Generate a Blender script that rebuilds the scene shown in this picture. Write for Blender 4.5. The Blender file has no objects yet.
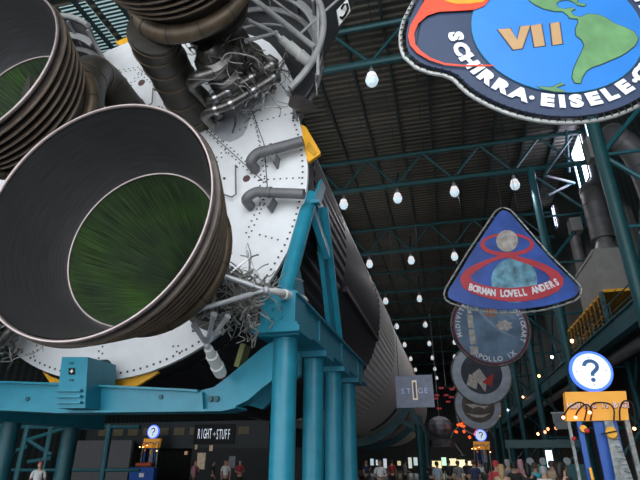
import bpy, bmesh, math, random
from mathutils import Vector, Matrix
PI=math.pi
random.seed(7)
SC=bpy.context.scene
COL=SC.collection
CAMZ=1.75
FL=-CAMZ
# ---------------------------------------------------------------- camera model
F=498.0; PITCH=math.radians(23.9); YAW=math.radians(13.9)
def ray(x,y):
    cx,cy=(x-320.0),-(y-240.0)
    hf=F*math.cos(PITCH)-cy*math.sin(PITCH); up=F*math.sin(PITCH)+cy*math.cos(PITCH)
    return Vector((cx*math.cos(YAW)-hf*math.sin(YAW),cx*math.sin(YAW)+hf*math.cos(YAW),up))/F
def at(x,y,Y):
    r=ray(x,y); return r*(Y/r.y)
def atx(x,y,X):
    r=ray(x,y); return r*(X/r.x)
# ---------------------------------------------------------------- materials
def mat(name,col,rough=.5,metal=0.,var=.12,nscale=6.,bump=0.,emit=None,estr=1.,spec=.5):
    m=bpy.data.materials.new(name); m.use_nodes=True
    nt=m.node_tree; b=nt.nodes['Principled BSDF']
    b.inputs['Roughness'].default_value=rough; b.inputs['Metallic'].default_value=metal
    b.inputs['Specular IOR Level'].default_value=spec
    tc=nt.nodes.new('ShaderNodeTexCoord'); no=nt.nodes.new('ShaderNodeTexNoise')
    no.inputs['Scale'].default_value=nscale; no.inputs['Detail'].default_value=4
    nt.links.new(tc.outputs['Object'],no.inputs['Vector'])
    rp=nt.nodes.new('ShaderNodeValToRGB')
    c=col[:3]
    rp.color_ramp.elements[0].position=.3; rp.color_ramp.elements[1].position=.7
    rp.color_ramp.elements[0].color=tuple(v*(1-var) for v in c)+(1,)
    rp.color_ramp.elements[1].color=tuple(min(1,v*(1+var)) for v in c)+(1,)
    nt.links.new(no.outputs['Fac'],rp.inputs['Fac']); nt.links.new(rp.outputs['Color'],b.inputs['Base Color'])
    if bump:
        bp=nt.nodes.new('ShaderNodeBump'); bp.inputs['Strength'].default_value=bump; bp.inputs['Distance'].default_value=.02
        nt.links.new(no.outputs['Fac'],bp.inputs['Height']); nt.links.new(bp.outputs['Normal'],b.inputs['Normal'])
    if emit:
        b.inputs['Emission Color'].default_value=tuple(emit)+(1,); b.inputs['Emission Strength'].default_value=estr
    return m
def N(m,t): return m.node_tree.nodes.new(t)
def L(m,a,b): m.node_tree.links.new(a,b)
def BS(m): return m.node_tree.nodes['Principled BSDF']
def math_(m,op,a,b=None,c=None):
    n=N(m,'ShaderNodeMath'); n.operation=op
    for i,v in enumerate((a,b,c)):
        if v is None: continue
        if isinstance(v,(int,float)): n.inputs[i].default_value=v
        else: L(m,v,n.inputs[i])
    return n.outputs[0]
def mix_(m,f,a,b):
    n=N(m,'ShaderNodeMix'); n.data_type='RGBA'
    if isinstance(f,(int,float)): n.inputs[0].default_value=f
    else: L(m,f,n.inputs[0])
    for i,v in ((6,a),(7,b)):
        if isinstance(v,tuple): n.inputs[i].default_value=v+(1,) if len(v)==3 else v
        else: L(m,v,n.inputs[i])
    return n.outputs[2]
MT={}
MT['teal']=mat('teal paint',(.016,.235,.335),.42,0,.1,3,.05)
MT['teal2']=mat('dark teal steel',(.007,.085,.105),.5,0,.12,3)
MT['truss']=mat('truss teal steel',(.005,.062,.07),.5,0,.12,3)
MT['plate']=mat('white heat shield paint',(.78,.79,.80),.45,0,.05,2,.03)
MT['recess']=mat('pale grey recess panel',(.42,.44,.47),.5,0,.1,3)
MT['rivet']=mat('dark rivet',(.04,.04,.045),.5)
MT['grey']=mat('grey primer',(.15,.15,.155),.5,.1,.15,4)
MT['yellow']=mat('yellow bracket paint',(.85,.42,.02),.45,0,.08,5)
MT['silver']=mat('bare steel tube',(.45,.45,.46),.28,.9,.1,8)
MT['wire']=mat('grey wire insulation',(.30,.29,.27),.5,.3,.25,9)
MT['dsteel']=mat('dark stained steel',(.16,.15,.14),.35,.75,.35,5,.1)
MT['insul']=mat('brown thermal blanket',(.055,.050,.042),.55,.2,.3,3,.5)
MT['manif']=mat('bronze manifold insulation',(.115,.085,.055),.5,.35,.3,3,.4)
MT['lip']=mat('nozzle lip steel',(.30,.25,.24),.35,.7,.15,6)
MT['white']=mat('white paint',(.75,.75,.72),.5,0,.05,5)
MT['red']=mat('red paint',(.5,.02,.02),.5)
MT['blackm']=mat('black',(.01,.01,.01),.5)
MT['black2']=mat('black cloth',(.02,.02,.022),.8)
def fairmat():
    m=mat('dark grey fairing paint',(.075,.077,.082),.5,.1,.2,3,.1); return m
MT['fair']=fairmat()
MT['fairin']=mat('fairing inner frame grey',(.30,.30,.30),.5,.1,.15,4)
def nozzle_out():
    m=mat('ribbed nozzle skirt outer',(.075,.062,.055),.38,.6,.3,3,.1)
    tc=N(m,'ShaderNodeTexCoord'); sp=N(m,'ShaderNodeSeparateXYZ'); L(m,tc.outputs['Object'],sp.inputs[0])
    return m
MT['nozo']=nozzle_out()
MT['hoop']=mat('bronze hoop edge',(.24,.18,.13),.38,.6,.25,4)
def nozzle_in():
    m=mat('nozzle skirt inner',(.075,.075,.077),.38,.6,.15,2)
    tc=N(m,'ShaderNodeTexCoord'); mp=N(m,'ShaderNodeSeparateXYZ'); L(m,tc.outputs['Object'],mp.inputs[0])
    an=math_(m,'ARCTAN2',mp.outputs['Z'],mp.outputs['X'])
    cb=N(m,'ShaderNodeCombineXYZ'); L(m,math_(m,'MULTIPLY',an,2.0),cb.inputs[0]); L(m,math_(m,'MULTIPLY',mp.outputs['Y'],30.),cb.inputs[1])
    no=N(m,'ShaderNodeTexNoise'); no.inputs['Scale'].default_value=1.3; no.inputs['Detail'].default_value=5; L(m,cb.outputs[0],no.inputs['Vector'])
    cr=mix_(m,no.outputs['Fac'],(.03,.029,.029),(.105,.105,.11))
    L(m,cr,BS(m).inputs['Base Color'])
    return m
MT['nozi']=nozzle_in()
def green_in():
    m=mat('green patina tube wall',(.05,.09,.04),.42,.35,.15,2)
    tc=N(m,'ShaderNodeTexCoord'); mp=N(m,'ShaderNodeSeparateXYZ'); L(m,tc.outputs['Object'],mp.inputs[0])
    an=math_(m,'ARCTAN2',mp.outputs['Z'],mp.outputs['X'])
    cb=N(m,'ShaderNodeCombineXYZ'); L(m,math_(m,'MULTIPLY',an,42.0),cb.inputs[0]); L(m,math_(m,'MULTIPLY',mp.outputs['Y'],1.5),cb.inputs[1])
    no=N(m,'ShaderNodeTexNoise'); no.inputs['Scale'].default_value=1.0; no.inputs['Detail'].default_value=6; L(m,cb.outputs[0],no.inputs['Vector'])
    n2=N(m,'ShaderNodeTexNoise'); n2.inputs['Scale'].default_value=1.1; n2.inputs['Detail'].default_value=3; L(m,tc.outputs['Object'],n2.inputs['Vector'])
    r=N(m,'ShaderNodeValToRGB'); L(m,n2.outputs['Fac'],r.inputs['Fac'])
    e=r.color_ramp.elements; e[0].position=.32; e[0].color=(.030,.045,.032,1); e[1].position=.72; e[1].color=(.055,.11,.03,1)
    k=e.new(.5); k.color=(.045,.075,.035,1)
    st=N(m,'ShaderNodeValToRGB'); L(m,no.outputs['Fac'],st.inputs['Fac']); st.color_ramp.elements[0].position=.3; st.color_ramp.elements[0].color=(.3,.3,.3,1); st.color_ramp.elements[1].position=.72; st.color_ramp.elements[1].color=(1.7,1.7,1.6,1)
    mx=N(m,'ShaderNodeMix'); mx.data_type='RGBA'; mx.blend_type='MULTIPLY'; mx.inputs[0].default_value=1
    L(m,r.outputs[0],mx.inputs[6]); L(m,st.outputs[0],mx.inputs[7]); L(m,mx.outputs[2],BS(m).inputs['Base Color'])
    return m
MT['green']=green_in()
# rocket axis
AX=(-7.97,6.77); R=5.03; YB=10.56
def skinmat():
    m=mat('rocket paint',(.42,.42,.40),.5,0,.08,1.5)
    tc=N(m,'ShaderNodeTexCoord'); s=N(m,'ShaderNodeSeparateXYZ'); L(m,tc.outputs['Object'],s.inputs[0])
    ang=math_(m,'ARCTAN2',math_(m,'SUBTRACT',s.outputs['Z'],AX[1]),math_(m,'SUBTRACT',s.outputs['X'],AX[0]))
    lo=math_(m,'LESS_THAN',ang,math.radians(16))
    fwd=math_(m,'LESS_THAN',s.outputs['Y'],24.2)
    blk=math_(m,'MULTIPLY',lo,fwd)
    # two short black bars near the forward end
    b1=math_(m,'MULTIPLY',math_(m,'GREATER_THAN',s.outputs['Y'],40.2),math_(m,'LESS_THAN',s.outputs['Y'],41.6))
    b2=math_(m,'MULTIPLY',math_(m,'GREATER_THAN',ang,math.radians(-68)),math_(m,'LESS_THAN',ang,math.radians(-38)))
    b3=math_(m,'MULTIPLY',math_(m,'GREATER_THAN',ang,math.radians(-30)),math_(m,'LESS_THAN',ang,math.radians(-14)))
    bars=math_(m,'MULTIPLY',b1,math_(m,'MAXIMUM',b2,b3))
    allb=math_(m,'MAXIMUM',blk,bars)
    white=mix_(m,math_(m,'GREATER_THAN',s.outputs['Y'],24.2),(.58,.59,.60),(.86,.85,.80))
    no=N(m,'ShaderNodeTexNoise'); no.inputs['Scale'].default_value=.5; no.inputs['Detail'].default_value=5; L(m,tc.outputs['Object'],no.inputs['Vector'])
    w2=mix_(m,math_(m,'MULTIPLY',no.outputs['Fac'],.35),white,(.30,.29,.26))
    c=mix_(m,allb,w2,(.013,.012,.014))
    L(m,c,BS(m).inputs['Base Color']); return m
MT['skin']=skinmat()
MT['tan']=mat('tan insulation ring',(.42,.27,.12),.7,0,.25,2)
MT['lampw']=mat('white lamp reflector glow',(.6,.6,.6),.4,0,.02,3,0,(1,.97,1),.45)
MT['lampg']=mat('lamp glass glow',(.5,.7,.8),.1,0,.02,3,0,(.75,.9,1),.45)
MT['lamph']=mat('grey lamp housing',(.35,.37,.38),.4,.4)
def roofmat():
    m=mat('corrugated roof deck',(.10,.095,.08),.45,.2,.2,1)
    tc=N(m,'ShaderNodeTexCoord'); s=N(m,'ShaderNodeSeparateXYZ'); L(m,tc.outputs['Object'],s.inputs[0])
    ph=math_(m,'SINE',math_(m,'MULTIPLY',s.outputs['Y'],2*PI/.42))
    st=math_(m,'MULTIPLY_ADD',ph,.5,.5)
    st=math_(m,'POWER',st,2.0)
    br=N(m,'ShaderNodeTexBrick'); br.inputs['Scale'].default_value=1.; br.inputs['Brick Width'].default_value=3.6; br.inputs['Row Height'].default_value=1.6
    br.inputs['Mortar Size'].default_value=.03; br.inputs['Color1'].default_value=(.24,.22,.17,1); br.inputs['Color2'].default_value=(.12,.112,.09,1); br.inputs['Mortar'].default_value=(.02,.03,.03,1)
    L(m,tc.outputs['Object'],br.inputs['Vector'])
    c=mix_(m,math_(m,'MULTIPLY',st,.85),(.03,.032,.028),br.outputs['Color'])
    L(m,c,BS(m).inputs['Base Color'])
    bp=N(m,'ShaderNodeBump'); bp.inputs['Strength'].default_value=.6; bp.inputs['Distance'].default_value=.06; L(m,st,bp.inputs['Height']); L(m,bp.outputs[0],BS(m).inputs['Normal'])
    return m
MT['roof']=roofmat()
def wallmat():
    m=mat('dark ribbed wall cladding',(.035,.045,.045),.6,.1,.2,1)
    tc=N(m,'ShaderNodeTexCoord'); s=N(m,'ShaderNodeSeparateXYZ'); L(m,tc.outputs['Object'],s.inputs[0])
    ph=math_(m,'SINE',math_(m,'MULTIPLY',math_(m,'ADD',s.outputs['Y'],s.outputs['X']),2*PI/.6))
    c=mix_(m,math_(m,'GREATER_THAN',ph,.2),(.018,.024,.024),(.045,.055,.054)); L(m,c,BS(m).inputs['Base Color']); return m
MT['wall']=wallmat()
MT['floor']=mat('polished dark concrete floor',(.10,.10,.105),.25,0,.15,.8)
MT['duct']=mat('dark painted duct',(.10,.10,.105),.5,.2,.2,2,.05)
MT['ductl']=mat('grey duct metal',(.22,.22,.22),.4,.5,.15,3)
MT['hvac']=mat('pale grey air handler casing',(.24,.24,.23),.6,0,.1,2)
MT['daylight']=mat('daylight window pane',(.9,.9,1),.2,0,.02,2,0,(.78,.78,1),8.)
MT['bulb']=mat('orange glowing bulb',(1,.5,.2),.3,0,.02,3,0,(1,.38,.14),9.)
MT['bulbr']=mat('red glowing bulb',(1,.2,.1),.3,0,.02,3,0,(1,.2,.08),6.)
MT['bulbw']=mat('white glowing bulb',(1,1,1),.3,0,.02,3,0,(.8,.85,1),9.)
# ---------------------------------------------------------------- mesh builder
class MB:
    def __init__(s): s.v=[]; s.f=[]; s.m=[]; s.mi=0; s.cuts=[]
    def add(s,vs,fs):
        o=len(s.v); s.cuts.append((o,len(s.f))); s.v+= [tuple(v) for v in vs]; s.f+=[tuple(i+o for i in f) for f in fs]; s.m+=[s.mi]*len(fs); return s
    def box(s,lo,hi):
        x0,y0,z0=lo;x1,y1,z1=hi
        return s.add([(x0,y0,z0),(x1,y0,z0),(x1,y1,z0),(x0,y1,z0),(x0,y0,z1),(x1,y0,z1),(x1,y1,z1),(x0,y1,z1)],
          [(0,3,2,1),(4,5,6,7),(0,1,5,4),(1,2,6,5),(2,3,7,6),(3,0,4,7)])
    def bar(s,p,q,w,h,upv=(0,0,1)):
        p=Vector(p);q=Vector(q);d=(q-p).normalized();u=Vector(upv)
        if abs(d.dot(u))>.98: u=Vector((0,1,0))
        a=d.cross(u).normalized()*w/2; b=a.cross(d).normalized()*h/2
        vs=[p-a-b,p+a-b,p+a+b,p-a+b,q-a-b,q+a-b,q+a+b,q-a+b]
        return s.add(vs,[(0,3,2,1),(4,5,6,7),(0,1,5,4),(1,2,6,5),(2,3,7,6),(3,0,4,7)])
    def tube(s,pts,r,seg=12,cap=True,closed=False):
        P=[Vector(p) for p in pts]; n=len(P)
        rs=r if isinstance(r,(list,tuple)) else [r]*n
        T=[]
        for i in range(n):
            if closed: t=P[(i+1)%n]-P[i-1]
            else: t=P[min(i+1,n-1)]-P[max(i-1,0)]
            T.append(t.normalized())
        u=Vector((0,0,1)) if abs(T[0].z)<.9 else Vector((1,0,0))
        a=(u-T[0]*u.dot(T[0])).normalized(); rings=[]
        for i in range(n):
            a=(a-T[i]*a.dot(T[i])).normalized(); b=T[i].cross(a)
            rings.append([P[i]+(a*math.cos(2*PI*k/seg)+b*math.sin(2*PI*k/seg))*rs[i] for k in range(seg)])
        vs=[v for g in rings for v in g]; fs=[]
        m=n if closed else n-1
        for i in range(m):
            j=(i+1)%n
            for k in range(seg):
                l=(k+1)%seg; fs.append((i*seg+k,i*seg+l,j*seg+l,j*seg+k))
        if cap and not closed:
            fs.append(tuple(range(seg))[::-1]); fs.append(tuple((n-1)*seg+k for k in range(seg)))
        return s.add(vs,fs)
    def lathe(s,prof,c=(0,0,0),axis='Y',seg=48,a0=0,a1=2*PI,close=False):
        full=abs(a1-a0-2*PI)<1e-6; n=seg if full else seg+1
        vs=[];fs=[]
        for (r,t) in prof:
            for k in range(n):
                a=a0+(a1-a0)*k/seg; x,z=r*math.cos(a),r*math.sin(a)
                if axis=='Y': vs.append((c[0]+x,c[1]+t,c[2]+z))
                elif axis=='Z': vs.append((c[0]+x,c[1]+z,c[2]+t))
                else: vs.append((c[0]+t,c[1]+x,c[2]+z))
        m=len(prof)
        for i in range(m if close else m-1):
            j=(i+1)%m
            for k in range(seg):
                l=(k+1)%n; fs.append((i*n+k,j*n+k,j*n+l,i*n+l))
        return s.add(vs,fs)
    def sphere(s,c,r,seg=12,rings=8,sc=(1,1,1)):
        vs=[];fs=[]
        for i in range(rings+1):
            t=PI*i/rings
            for k in range(seg):
                a=2*PI*k/seg; vs.append((c[0]+r*sc[0]*math.sin(t)*math.cos(a),c[1]+r*sc[1]*math.sin(t)*math.sin(a),c[2]+r*sc[2]*math.cos(t)))
        for i in range(rings):
            for k in range(seg):
                l=(k+1)%seg; fs.append((i*seg+k,(i+1)*seg+k,(i+1)*seg+l,i*seg+l))
        return s.add(vs,fs)
    def prism(s,pts,d):     # pts: list of 3D points (planar), d: extrusion vector
        n=len(pts); d=Vector(d); P=[Vector(p) for p in pts]
        vs=P+[p+d for p in P]; fs=[tuple(range(n)),tuple(range(2*n-1,n-1,-1))]
        for i in range(n):
            j=(i+1)%n; fs.append((i,i+n,j+n,j))
        return s.add(vs,fs)
    def build_each(s,name,m,parent=None,**k):
        c=s.cuts+[(len(s.v),len(s.f))]; r=[]
        for (v0,f0),(v1,f1) in zip(c[:-1],c[1:]):
            q=MB(); q.v=s.v[v0:v1]; q.f=[tuple(i-v0 for i in f) for f in s.f[f0:f1]]; q.m=s.m[f0:f1]; r.append(q.build(name,m,parent,**k))
        return r
    def build(s,name,m,parent=None,smooth=True,ang=35,recalc=True):
        me=bpy.data.meshes.new(name); me.from_pydata(s.v,[],s.f)
        mats=m if isinstance(m,(list,tuple)) else [m]
        for k in mats: me.materials.append(k if not isinstance(k,str) else MT[k])
        for p,i in zip(me.polygons,s.m): p.material_index=i
        if recalc:
            bm=bmesh.new(); bm.from_mesh(me); bmesh.ops.remove_doubles(bm,verts=bm.verts,dist=1e-5); bmesh.ops.recalc_face_normals(bm,faces=bm.faces); bm.to_mesh(me); bm.free()
        if smooth:
            me.polygons.foreach_set('use_smooth',[True]*len(me.polygons)); me.set_sharp_from_angle(angle=math.radians(ang))
        me.update()
        o=bpy.data.objects.new(name,me); COL.objects.link(o)
        if parent: o.parent=parent
        return o
def thing(name,label,cat,group=None,loc=(0,0,0),rz=0):
    o=bpy.data.objects.new(name,None); COL.objects.link(o); o.location=loc; o.rotation_euler=(0,0,rz); o.empty_display_size=.2
    return tag(o,label,cat,group)
def tag(o,label=None,cat=None,group=None,kind=None):
    if label: o['label']=label
    if cat: o['category']=cat
    if group: o['group']=group
    if kind: o['kind']=kind
    return o
def struct(o): o['kind']='structure'; return o
def kids(o): return [c for c in KID.get(o.name,[])]
def tree(o): return [c for c in bpy.data.objects if c.parent==o]
def copy_tree(o,parent=None,lst=None):
    c=o.copy(); COL.objects.link(c)
    if parent: c.parent=parent
    for ch in tree(o): copy_tree(ch,c)
    return c
def bez(p0,p1,p2,p3,n=10):
    P=[Vector(p) for p in (p0,p1,p2,p3)]
    return [P[0]*(1-t)**3+P[1]*3*t*(1-t)**2+P[2]*3*t*t*(1-t)+P[3]*t**3 for t in [i/n for i in range(n+1)]]
def smoothpath(pts,n=6):
    P=[Vector(p) for p in pts]; out=[]
    for i in range(len(P)-1):
        a=P[max(i-1,0)];b=P[i];c=P[i+1];d=P[min(i+2,len(P)-1)]
        for k in range(n):
            t=k/n; out.append(.5*((2*b)+(c-a)*t+(2*a-5*b+4*c-d)*t*t+(3*b-a-3*c+d)*t**3))
    out.append(P[-1]); return out
# ---------------------------------------------------------------- lettering
_g={}
def glyph(ch,size,bold):
    k=(ch,round(size,4),round(bold,4))
    if k in _g: return _g[k]
    cu=bpy.data.curves.new('g','FONT'); cu.body=ch; cu.size=size; cu.offset=bold; cu.extrude=.004; cu.align_x='CENTER'; cu.align_y='CENTER'; cu.resolution_u=3
    o=bpy.data.objects.new('g',cu); COL.objects.link(o); bpy.context.view_layer.update()
    dg=bpy.context.evaluated_depsgraph_get(); e=o.evaluated_get(dg); me=e.to_mesh()
    vs=[tuple(v.co) for v in me.vertices]; fs=[tuple(p.vertices) for p in me.polygons]; e.to_mesh_clear()
    bpy.data.objects.remove(o); bpy.data.curves.remove(cu)
    if vs:
        x0=min(v[0] for v in vs);x1=max(v[0] for v in vs); vs=[(v[0]-(x0+x1)/2,v[1],v[2]) for v in vs]
    _g[k]=(vs,fs); return _g[k]
def put_glyph(mb,ch,u,v,rot,size,bold=0,sx=1.,y=0,sy=1.):
    vs,fs=glyph(ch,size,bold); c,s=math.cos(rot),math.sin(rot)
    mb.add([(u+x*sx*c-yy*sy*s, y-z, v+x*sx*s+yy*sy*c) for x,yy,z in vs],fs)
def put_line(mb,txt,u,v,size,bold=0,sx=1.,y=0,step=None,sy=1.):
    step=step or size*.72; n=len(txt)
    for i,ch in enumerate(txt):
        if ch!=' ': put_glyph(mb,ch,u+(i-(n-1)/2)*step,v,0,size,bold,sx,y,sy)
# ================================================================ BUILDING SHELL
XL,XR,YF,YN=-27.,9.6,122.,-7.
ZR=19.0
struct(MB().box((XL-.3,YN,FL-.2),(XR+.3,YF,FL)).build('floor','floor',smooth=False))
ceil=struct(MB().box((XL-.3,YN+1,ZR),(XR+.3,YF,ZR+.2)).build('ceiling','roof',smooth=False))
struct(MB().box((XR,YN,FL),(XR+.3,YF,ZR)).build('wall_right','wall',smooth=False))
struct(MB().box((XL-.3,YN,FL),(XL,YF,ZR)).build('wall_left','wall',smooth=False))
struct(MB().box((XL-.3,YF,FL),(XR+.3,YF+.3,ZR)).build('wall_far','wall',smooth=False))
# purlins under the deck
PUR=mat('dark purlin steel',(.012,.03,.032),.6)
for i in range(17):
    x=-22.2+1.9*i
    MB().bar((x,6,ZR-.14),(x,YF-1,ZR-.14),.12,.24).build('purlin',PUR,ceil,smooth=False)
# slot windows high in the right wall
k=1
for y0,y1,z0,z1 in [(28.9,31.2,15.6,18.7),(27.3,27.6,16.6,18.6),(38.6,39.0,16.8,18.6),(42.,42.4,12.5,15.5)]:
    w=struct(MB().box((XR-.06,y0,z0),(XR-.02,y1,z1)).build('window_%d'%k,'daylight',smooth=False)); k+=1
    f=MB()
    for a,b in (((y0,z0),(y1,z0)),((y0,z1),(y1,z1)),((y0,z0),(y0,z1)),((y1,z0),(y1,z1))):
        f.bar((XR-.08,a[0],a[1]),(XR-.08,b[0],b[1]),.08,.08)
    f.build('window_frame','teal2',w,smooth=False)
kb=thing('knee_brace','bright-lit teal knee braces beside the high slot window at the right','brace')
for p,q,X0,X1 in (((545,174),(572,136),6.5,9.2),((545,176),(574,183),6.5,9.2),((548,196),(572,183),6.5,9.2),((566,130),(569,172),8.6,8.8)):
    MB().tube([atx(*p,X0),atx(*q,X1)],.09,8).build('brace_tube','teal2',kb)
# slatted glowing strips added at upper left, standing in for daylight on the roof
sk=mat('added daylight glow strip',(.5,.7,.7),.4,0,.2,3,0,(.6,.85,.9),.28)
for n_,(x0_,x1_,y0_,y1_) in enumerate([(-15.6,-14.2,13.2,17.6),(-13.8,-12.4,13.2,16.8),(-11.9,-11.0,13.2,16.0)]):
    w=struct(MB().box((x0_,y0_,ZR-.05),(x1_,y1_,ZR-.01)).build('window_%d'%(n_+11),sk,smooth=False))  # added glow panel under the deck, not an opening in the roof
    g=MB()
    for j in range(int((y1_-y0_)/.2)): g.box((x0_-.02,y0_+.2*j,ZR-.09),(x1_+.02,y0_+.2*j+.09,ZR-.06))
    g.build('slats',PUR,w,smooth=False)
# roof trusses
ROW=[17.3+11.2*i for i in range(9)]
LX=[-23.5+3.6*i for i in range(10)]
ords=['first','second','third','fourth','fifth','sixth','seventh','eighth','ninth']
def make_truss():
    t=thing('roof_truss','x','roof truss','roof trusses across the hall')
    zb,zt=16.35,18.55; x0,x1=-26.9,XR-.1
    MB().tube([(x0,0,zb),(x1,0,zb)],.17,10).build('bottom_chord','truss',t)
    MB().tube([(x0,0,zt),(x1,0,zt)],.14,10).build('top_chord','truss',t)
    xs=[-1.95-3.6*7+3.6*i for i in range(11)]
    for a in xs:
        if a+1.8<x1: MB().tube([(a,0,zb),(a+1.8,0,zt)],.085,8).build('diagonal','truss',t)
        if a-1.8>x0: MB().tube([(a,0,zb),(a-1.8,0,zt)],.085,8).build('diagonal','truss',t)
    for a in (-9.1,-1.95,5.2):   # fore-and-aft kickers to the deck
        MB().tube([(a,0,zb),(a+.0,2.6,ZR-.2)],.06,8).build('kicker_brace','truss',t)
    return t
tr=make_truss()
for i,y in enumerate(ROW):
    t=tr if i==0 else copy_tree(tr)
    t.location=(0,y,0)
    t['label']='teal tubular steel roof truss, %s from the camera, spanning under the corrugated roof'%ords[i]
# high-bay lamps
def make_lamp():
    t=thing('ceiling_lamp','x','ceiling lamp','high-bay lamps hanging in rows')
    MB().tube([(0,0,0),(0,0,-.22)],.02,6).build('hanger','lamph',t)
    MB().lathe([(.0,-.18),(.09,-.2),(.12,-.3),(.12,-.42),(.16,-.46)],axis='Z',seg=16).build('housing','lamph',t)
    pr=[(.16,-.46)]
    for j in range(6): pr+= [(.20+.016*j,-.50-.055*j),(.18+.02*j,-.52-.055*j)]
    pr+=[(.29,-.86),(.27,-.86),(.15,-.48)]
    MB().lathe(pr,axis='Z',seg=20).build('reflector','lampw',t)
    MB().lathe([(.26,-.84),(.25,-1.0),(.17,-1.1),(0,-1.13)],axis='Z',seg=20).build('glass_lens','lampg',t)
    ld=bpy.data.lights.new('lamp_glow','SPOT'); ld.spot_size=math.radians(155); ld.spot_blend=.5; ld.energy=300; ld.shadow_soft_size=.25; ld.color=(1,.96,.98)
    lo=bpy.data.objects.new('bulb_light',ld); COL.objects.link(lo); lo.location=(0,0,-1.2); lo.parent=t
    return t
lampx=[-5.45,-1.92,1.62,5.2]
lamp0=None
where=['beside the rocket','left of the aisle','over the hanging patches','nearest the right-hand columns']
for i,y in enumerate(ROW):
    for j,x in enumerate(lampx):
        if i==0 and j>1: continue
        if lamp0 is None: lamp0=make_lamp(); t=lamp0
        else: t=copy_tree(lamp0)
        t.location=(x,y,16.2)
        t['label']='white ribbed high-bay lamp under the %s truss, in the lamp line %s'%(ords[i],where[j])
# lattice columns along the right side
def make_column(i,y):
    t=thing('lattice_column','teal steel lattice column against the right wall, %s from the camera'%ords[i],'steel column','lattice columns along the right wall',(6.25,y,FL))
    H=18.0-FL-1.65
    MB().tube([(0,0,0),(0,0,H)],.22,16).build('inner_post','teal2' if i else 'truss',t)
    MB().tube([(2.7,0,0),(2.7,0,H)],.16,12).build('outer_post','teal2',t)
    z=.3;s=0
    while z+2.9<H:
        a,b=(0,2.7) if s%2==0 else (2.7,0)
        MB().tube([(a,0,z),(b,0,z+2.9)],.09,8).build('lacing_brace','teal2',t)
        MB().tube([(0,0,z),(2.7,0,z)],.07,8).build('cross_brace','teal2',t)
        z+=2.9;s+=1
    MB().box((-.35,-.35,0),(.35,.35,.04)).build('base_plate','teal2',t,smooth=False)
    # fore-and-aft bracing toward the next column
    MB().tube([(2.7,0,5),(2.7,5.5,11)],.08,8).build('long_brace','teal2',t)
    MB().tube([(2.7,11,5),(2.7,5.5,11)],.08,8).build('long_brace','teal2',t)
    MB().tube([(2.7,0,17),(2.7,5.5,11)],.08,8).build('long_brace','teal2',t)
    return t
for i,y in enumerate(ROW[:7]): make_column(i,y)
# mezzanine on the right
mz=thing('mezzanine_walkway','long raised walkway with a broad dark teal edge beam along the right wall','walkway')
MB().box((6.7,12,4.55),(9.55,100,4.75)).build('deck','wall',mz,smooth=False)
e=MB(); e.box((6.45,12,4.3),(6.62,100,5.0)); e.box((6.38,12,4.96),(6.72,100,5.02)); e.box((6.38,12,4.28),(6.72,100,4.34)); e.build('edge_beam','teal2',mz,smooth=False)
rl=MB()
for z in (5.45,5.85): rl.tube([(6.75,12,z),(6.75,100,z)],.025,6)
rl.build_each('handrail','teal2',mz)
for y in range(13,60,3): MB().tube([(6.75,y,5.02),(6.75,y,5.9)],.03,6).build('rail_post','teal2',mz)
tag(MB().tube([(7.1,10,4.0),(7.1,95,4.0)],.23,14).build('air_duct','ductl'),'long grey round duct running under the right-hand walkway','air duct')
# yellow platform with air handler and ducts
yp=thing('equipment_platform','yellow-railed equipment platform carrying the grey box on the walkway','platform')
MB().box((7.15,23.6,6.85),(9.5,33.,6.98)).build('deck','yellow',yp,smooth=False)
MB().box((7.05,23.6,5.0),(7.15,24.0,6.9)).build('support','teal2',yp,smooth=False)
MB().box((7.05,32.6,5.0),(7.15,33.0,6.9)).build('support','teal2',yp,smooth=False)
dy=mat('dim yellow rail paint',(.30,.17,.03),.5); 
g=MB()
for z in (5.45,5.9,6.4): g.bar((7.1,23.6,z),(7.1,33,z),.05,.05)
g.build_each('side_rail',dy,yp,smooth=False)
for i in range(13): MB().bar((7.1,23.8+.75*i,5.0),(7.1,23.8+.75*i,6.9),.06,.06).build('rail_post',dy,yp,smooth=False)
ah=thing('air_handler','pale grey air handling box under the thick vertical duct by the right wall','air handler')
b=MB(); b.box((7.4,24.6,6.98),(9.2,28.4,9.3)); b.build('casing','hvac',ah,smooth=False)
MB().lathe([(.55,9.3),(.55,9.4),(.38,9.9),(.38,10.0)],c=(8.2,25.2,0),axis='Z',seg=24).build('duct_collar','ductl',ah)
c=MB(); 
for z in (7.2,9.1): c.box((7.37,24.57,z),(7.42,28.43,z+.05))
c.build_each('casing_trim','ductl',ah,smooth=False)
c=MB(); c.lathe([(0,0),(.3,0),(.3,.08),(.22,.08),(.22,.02),(0,.02)],c=(8.9,24.5,8.0),axis='Y',seg=16); c.build('fan_port','blackm',ah)
def duct(path,r,label,name='air_duct',m='duct',rings=True):
    P=smoothpath(path,6)
    t=thing(name,label,'air duct')
    MB().tube(P,r,24).build('duct_run',m,t)
    b=MB()
    for i in range(0,len(P)-1,5):
        d=(P[i+1]-P[i]).normalized(); b.tube([P[i]-d*.03,P[i]+d*.03],r*1.05,24)
    b.build_each('seam_band','duct',t); return t
duct([(8.2,25.2,10.02),(8.2,25.2,11.3),(8.2,25.2,12.2),(8.3,25.6,12.9),(8.8,26.2,13.2),(8.9,26.6,13.3)],.55,'thick dark vertical duct rising from the grey air handling box')
duct([(8.6,31.0,7.0),(8.6,31,10),(8.6,31,12.6),(8.7,31,13.2),(9.1,31,13.5)],.36,'narrower dark vertical duct standing behind the thick one')
duct([(9.0,20.5,6.),(8.9,20.5,9.5),(8.7,20.5,11.8),(8.2,20.6,12.9),(8.4,21.5,13.6),(8.9,22.3,13.8)],.5,'curved dark duct at the right edge of the view')
bx=thing('junction_box','pale grey box on a bracket beside the narrower dark duct','junction box')
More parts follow.
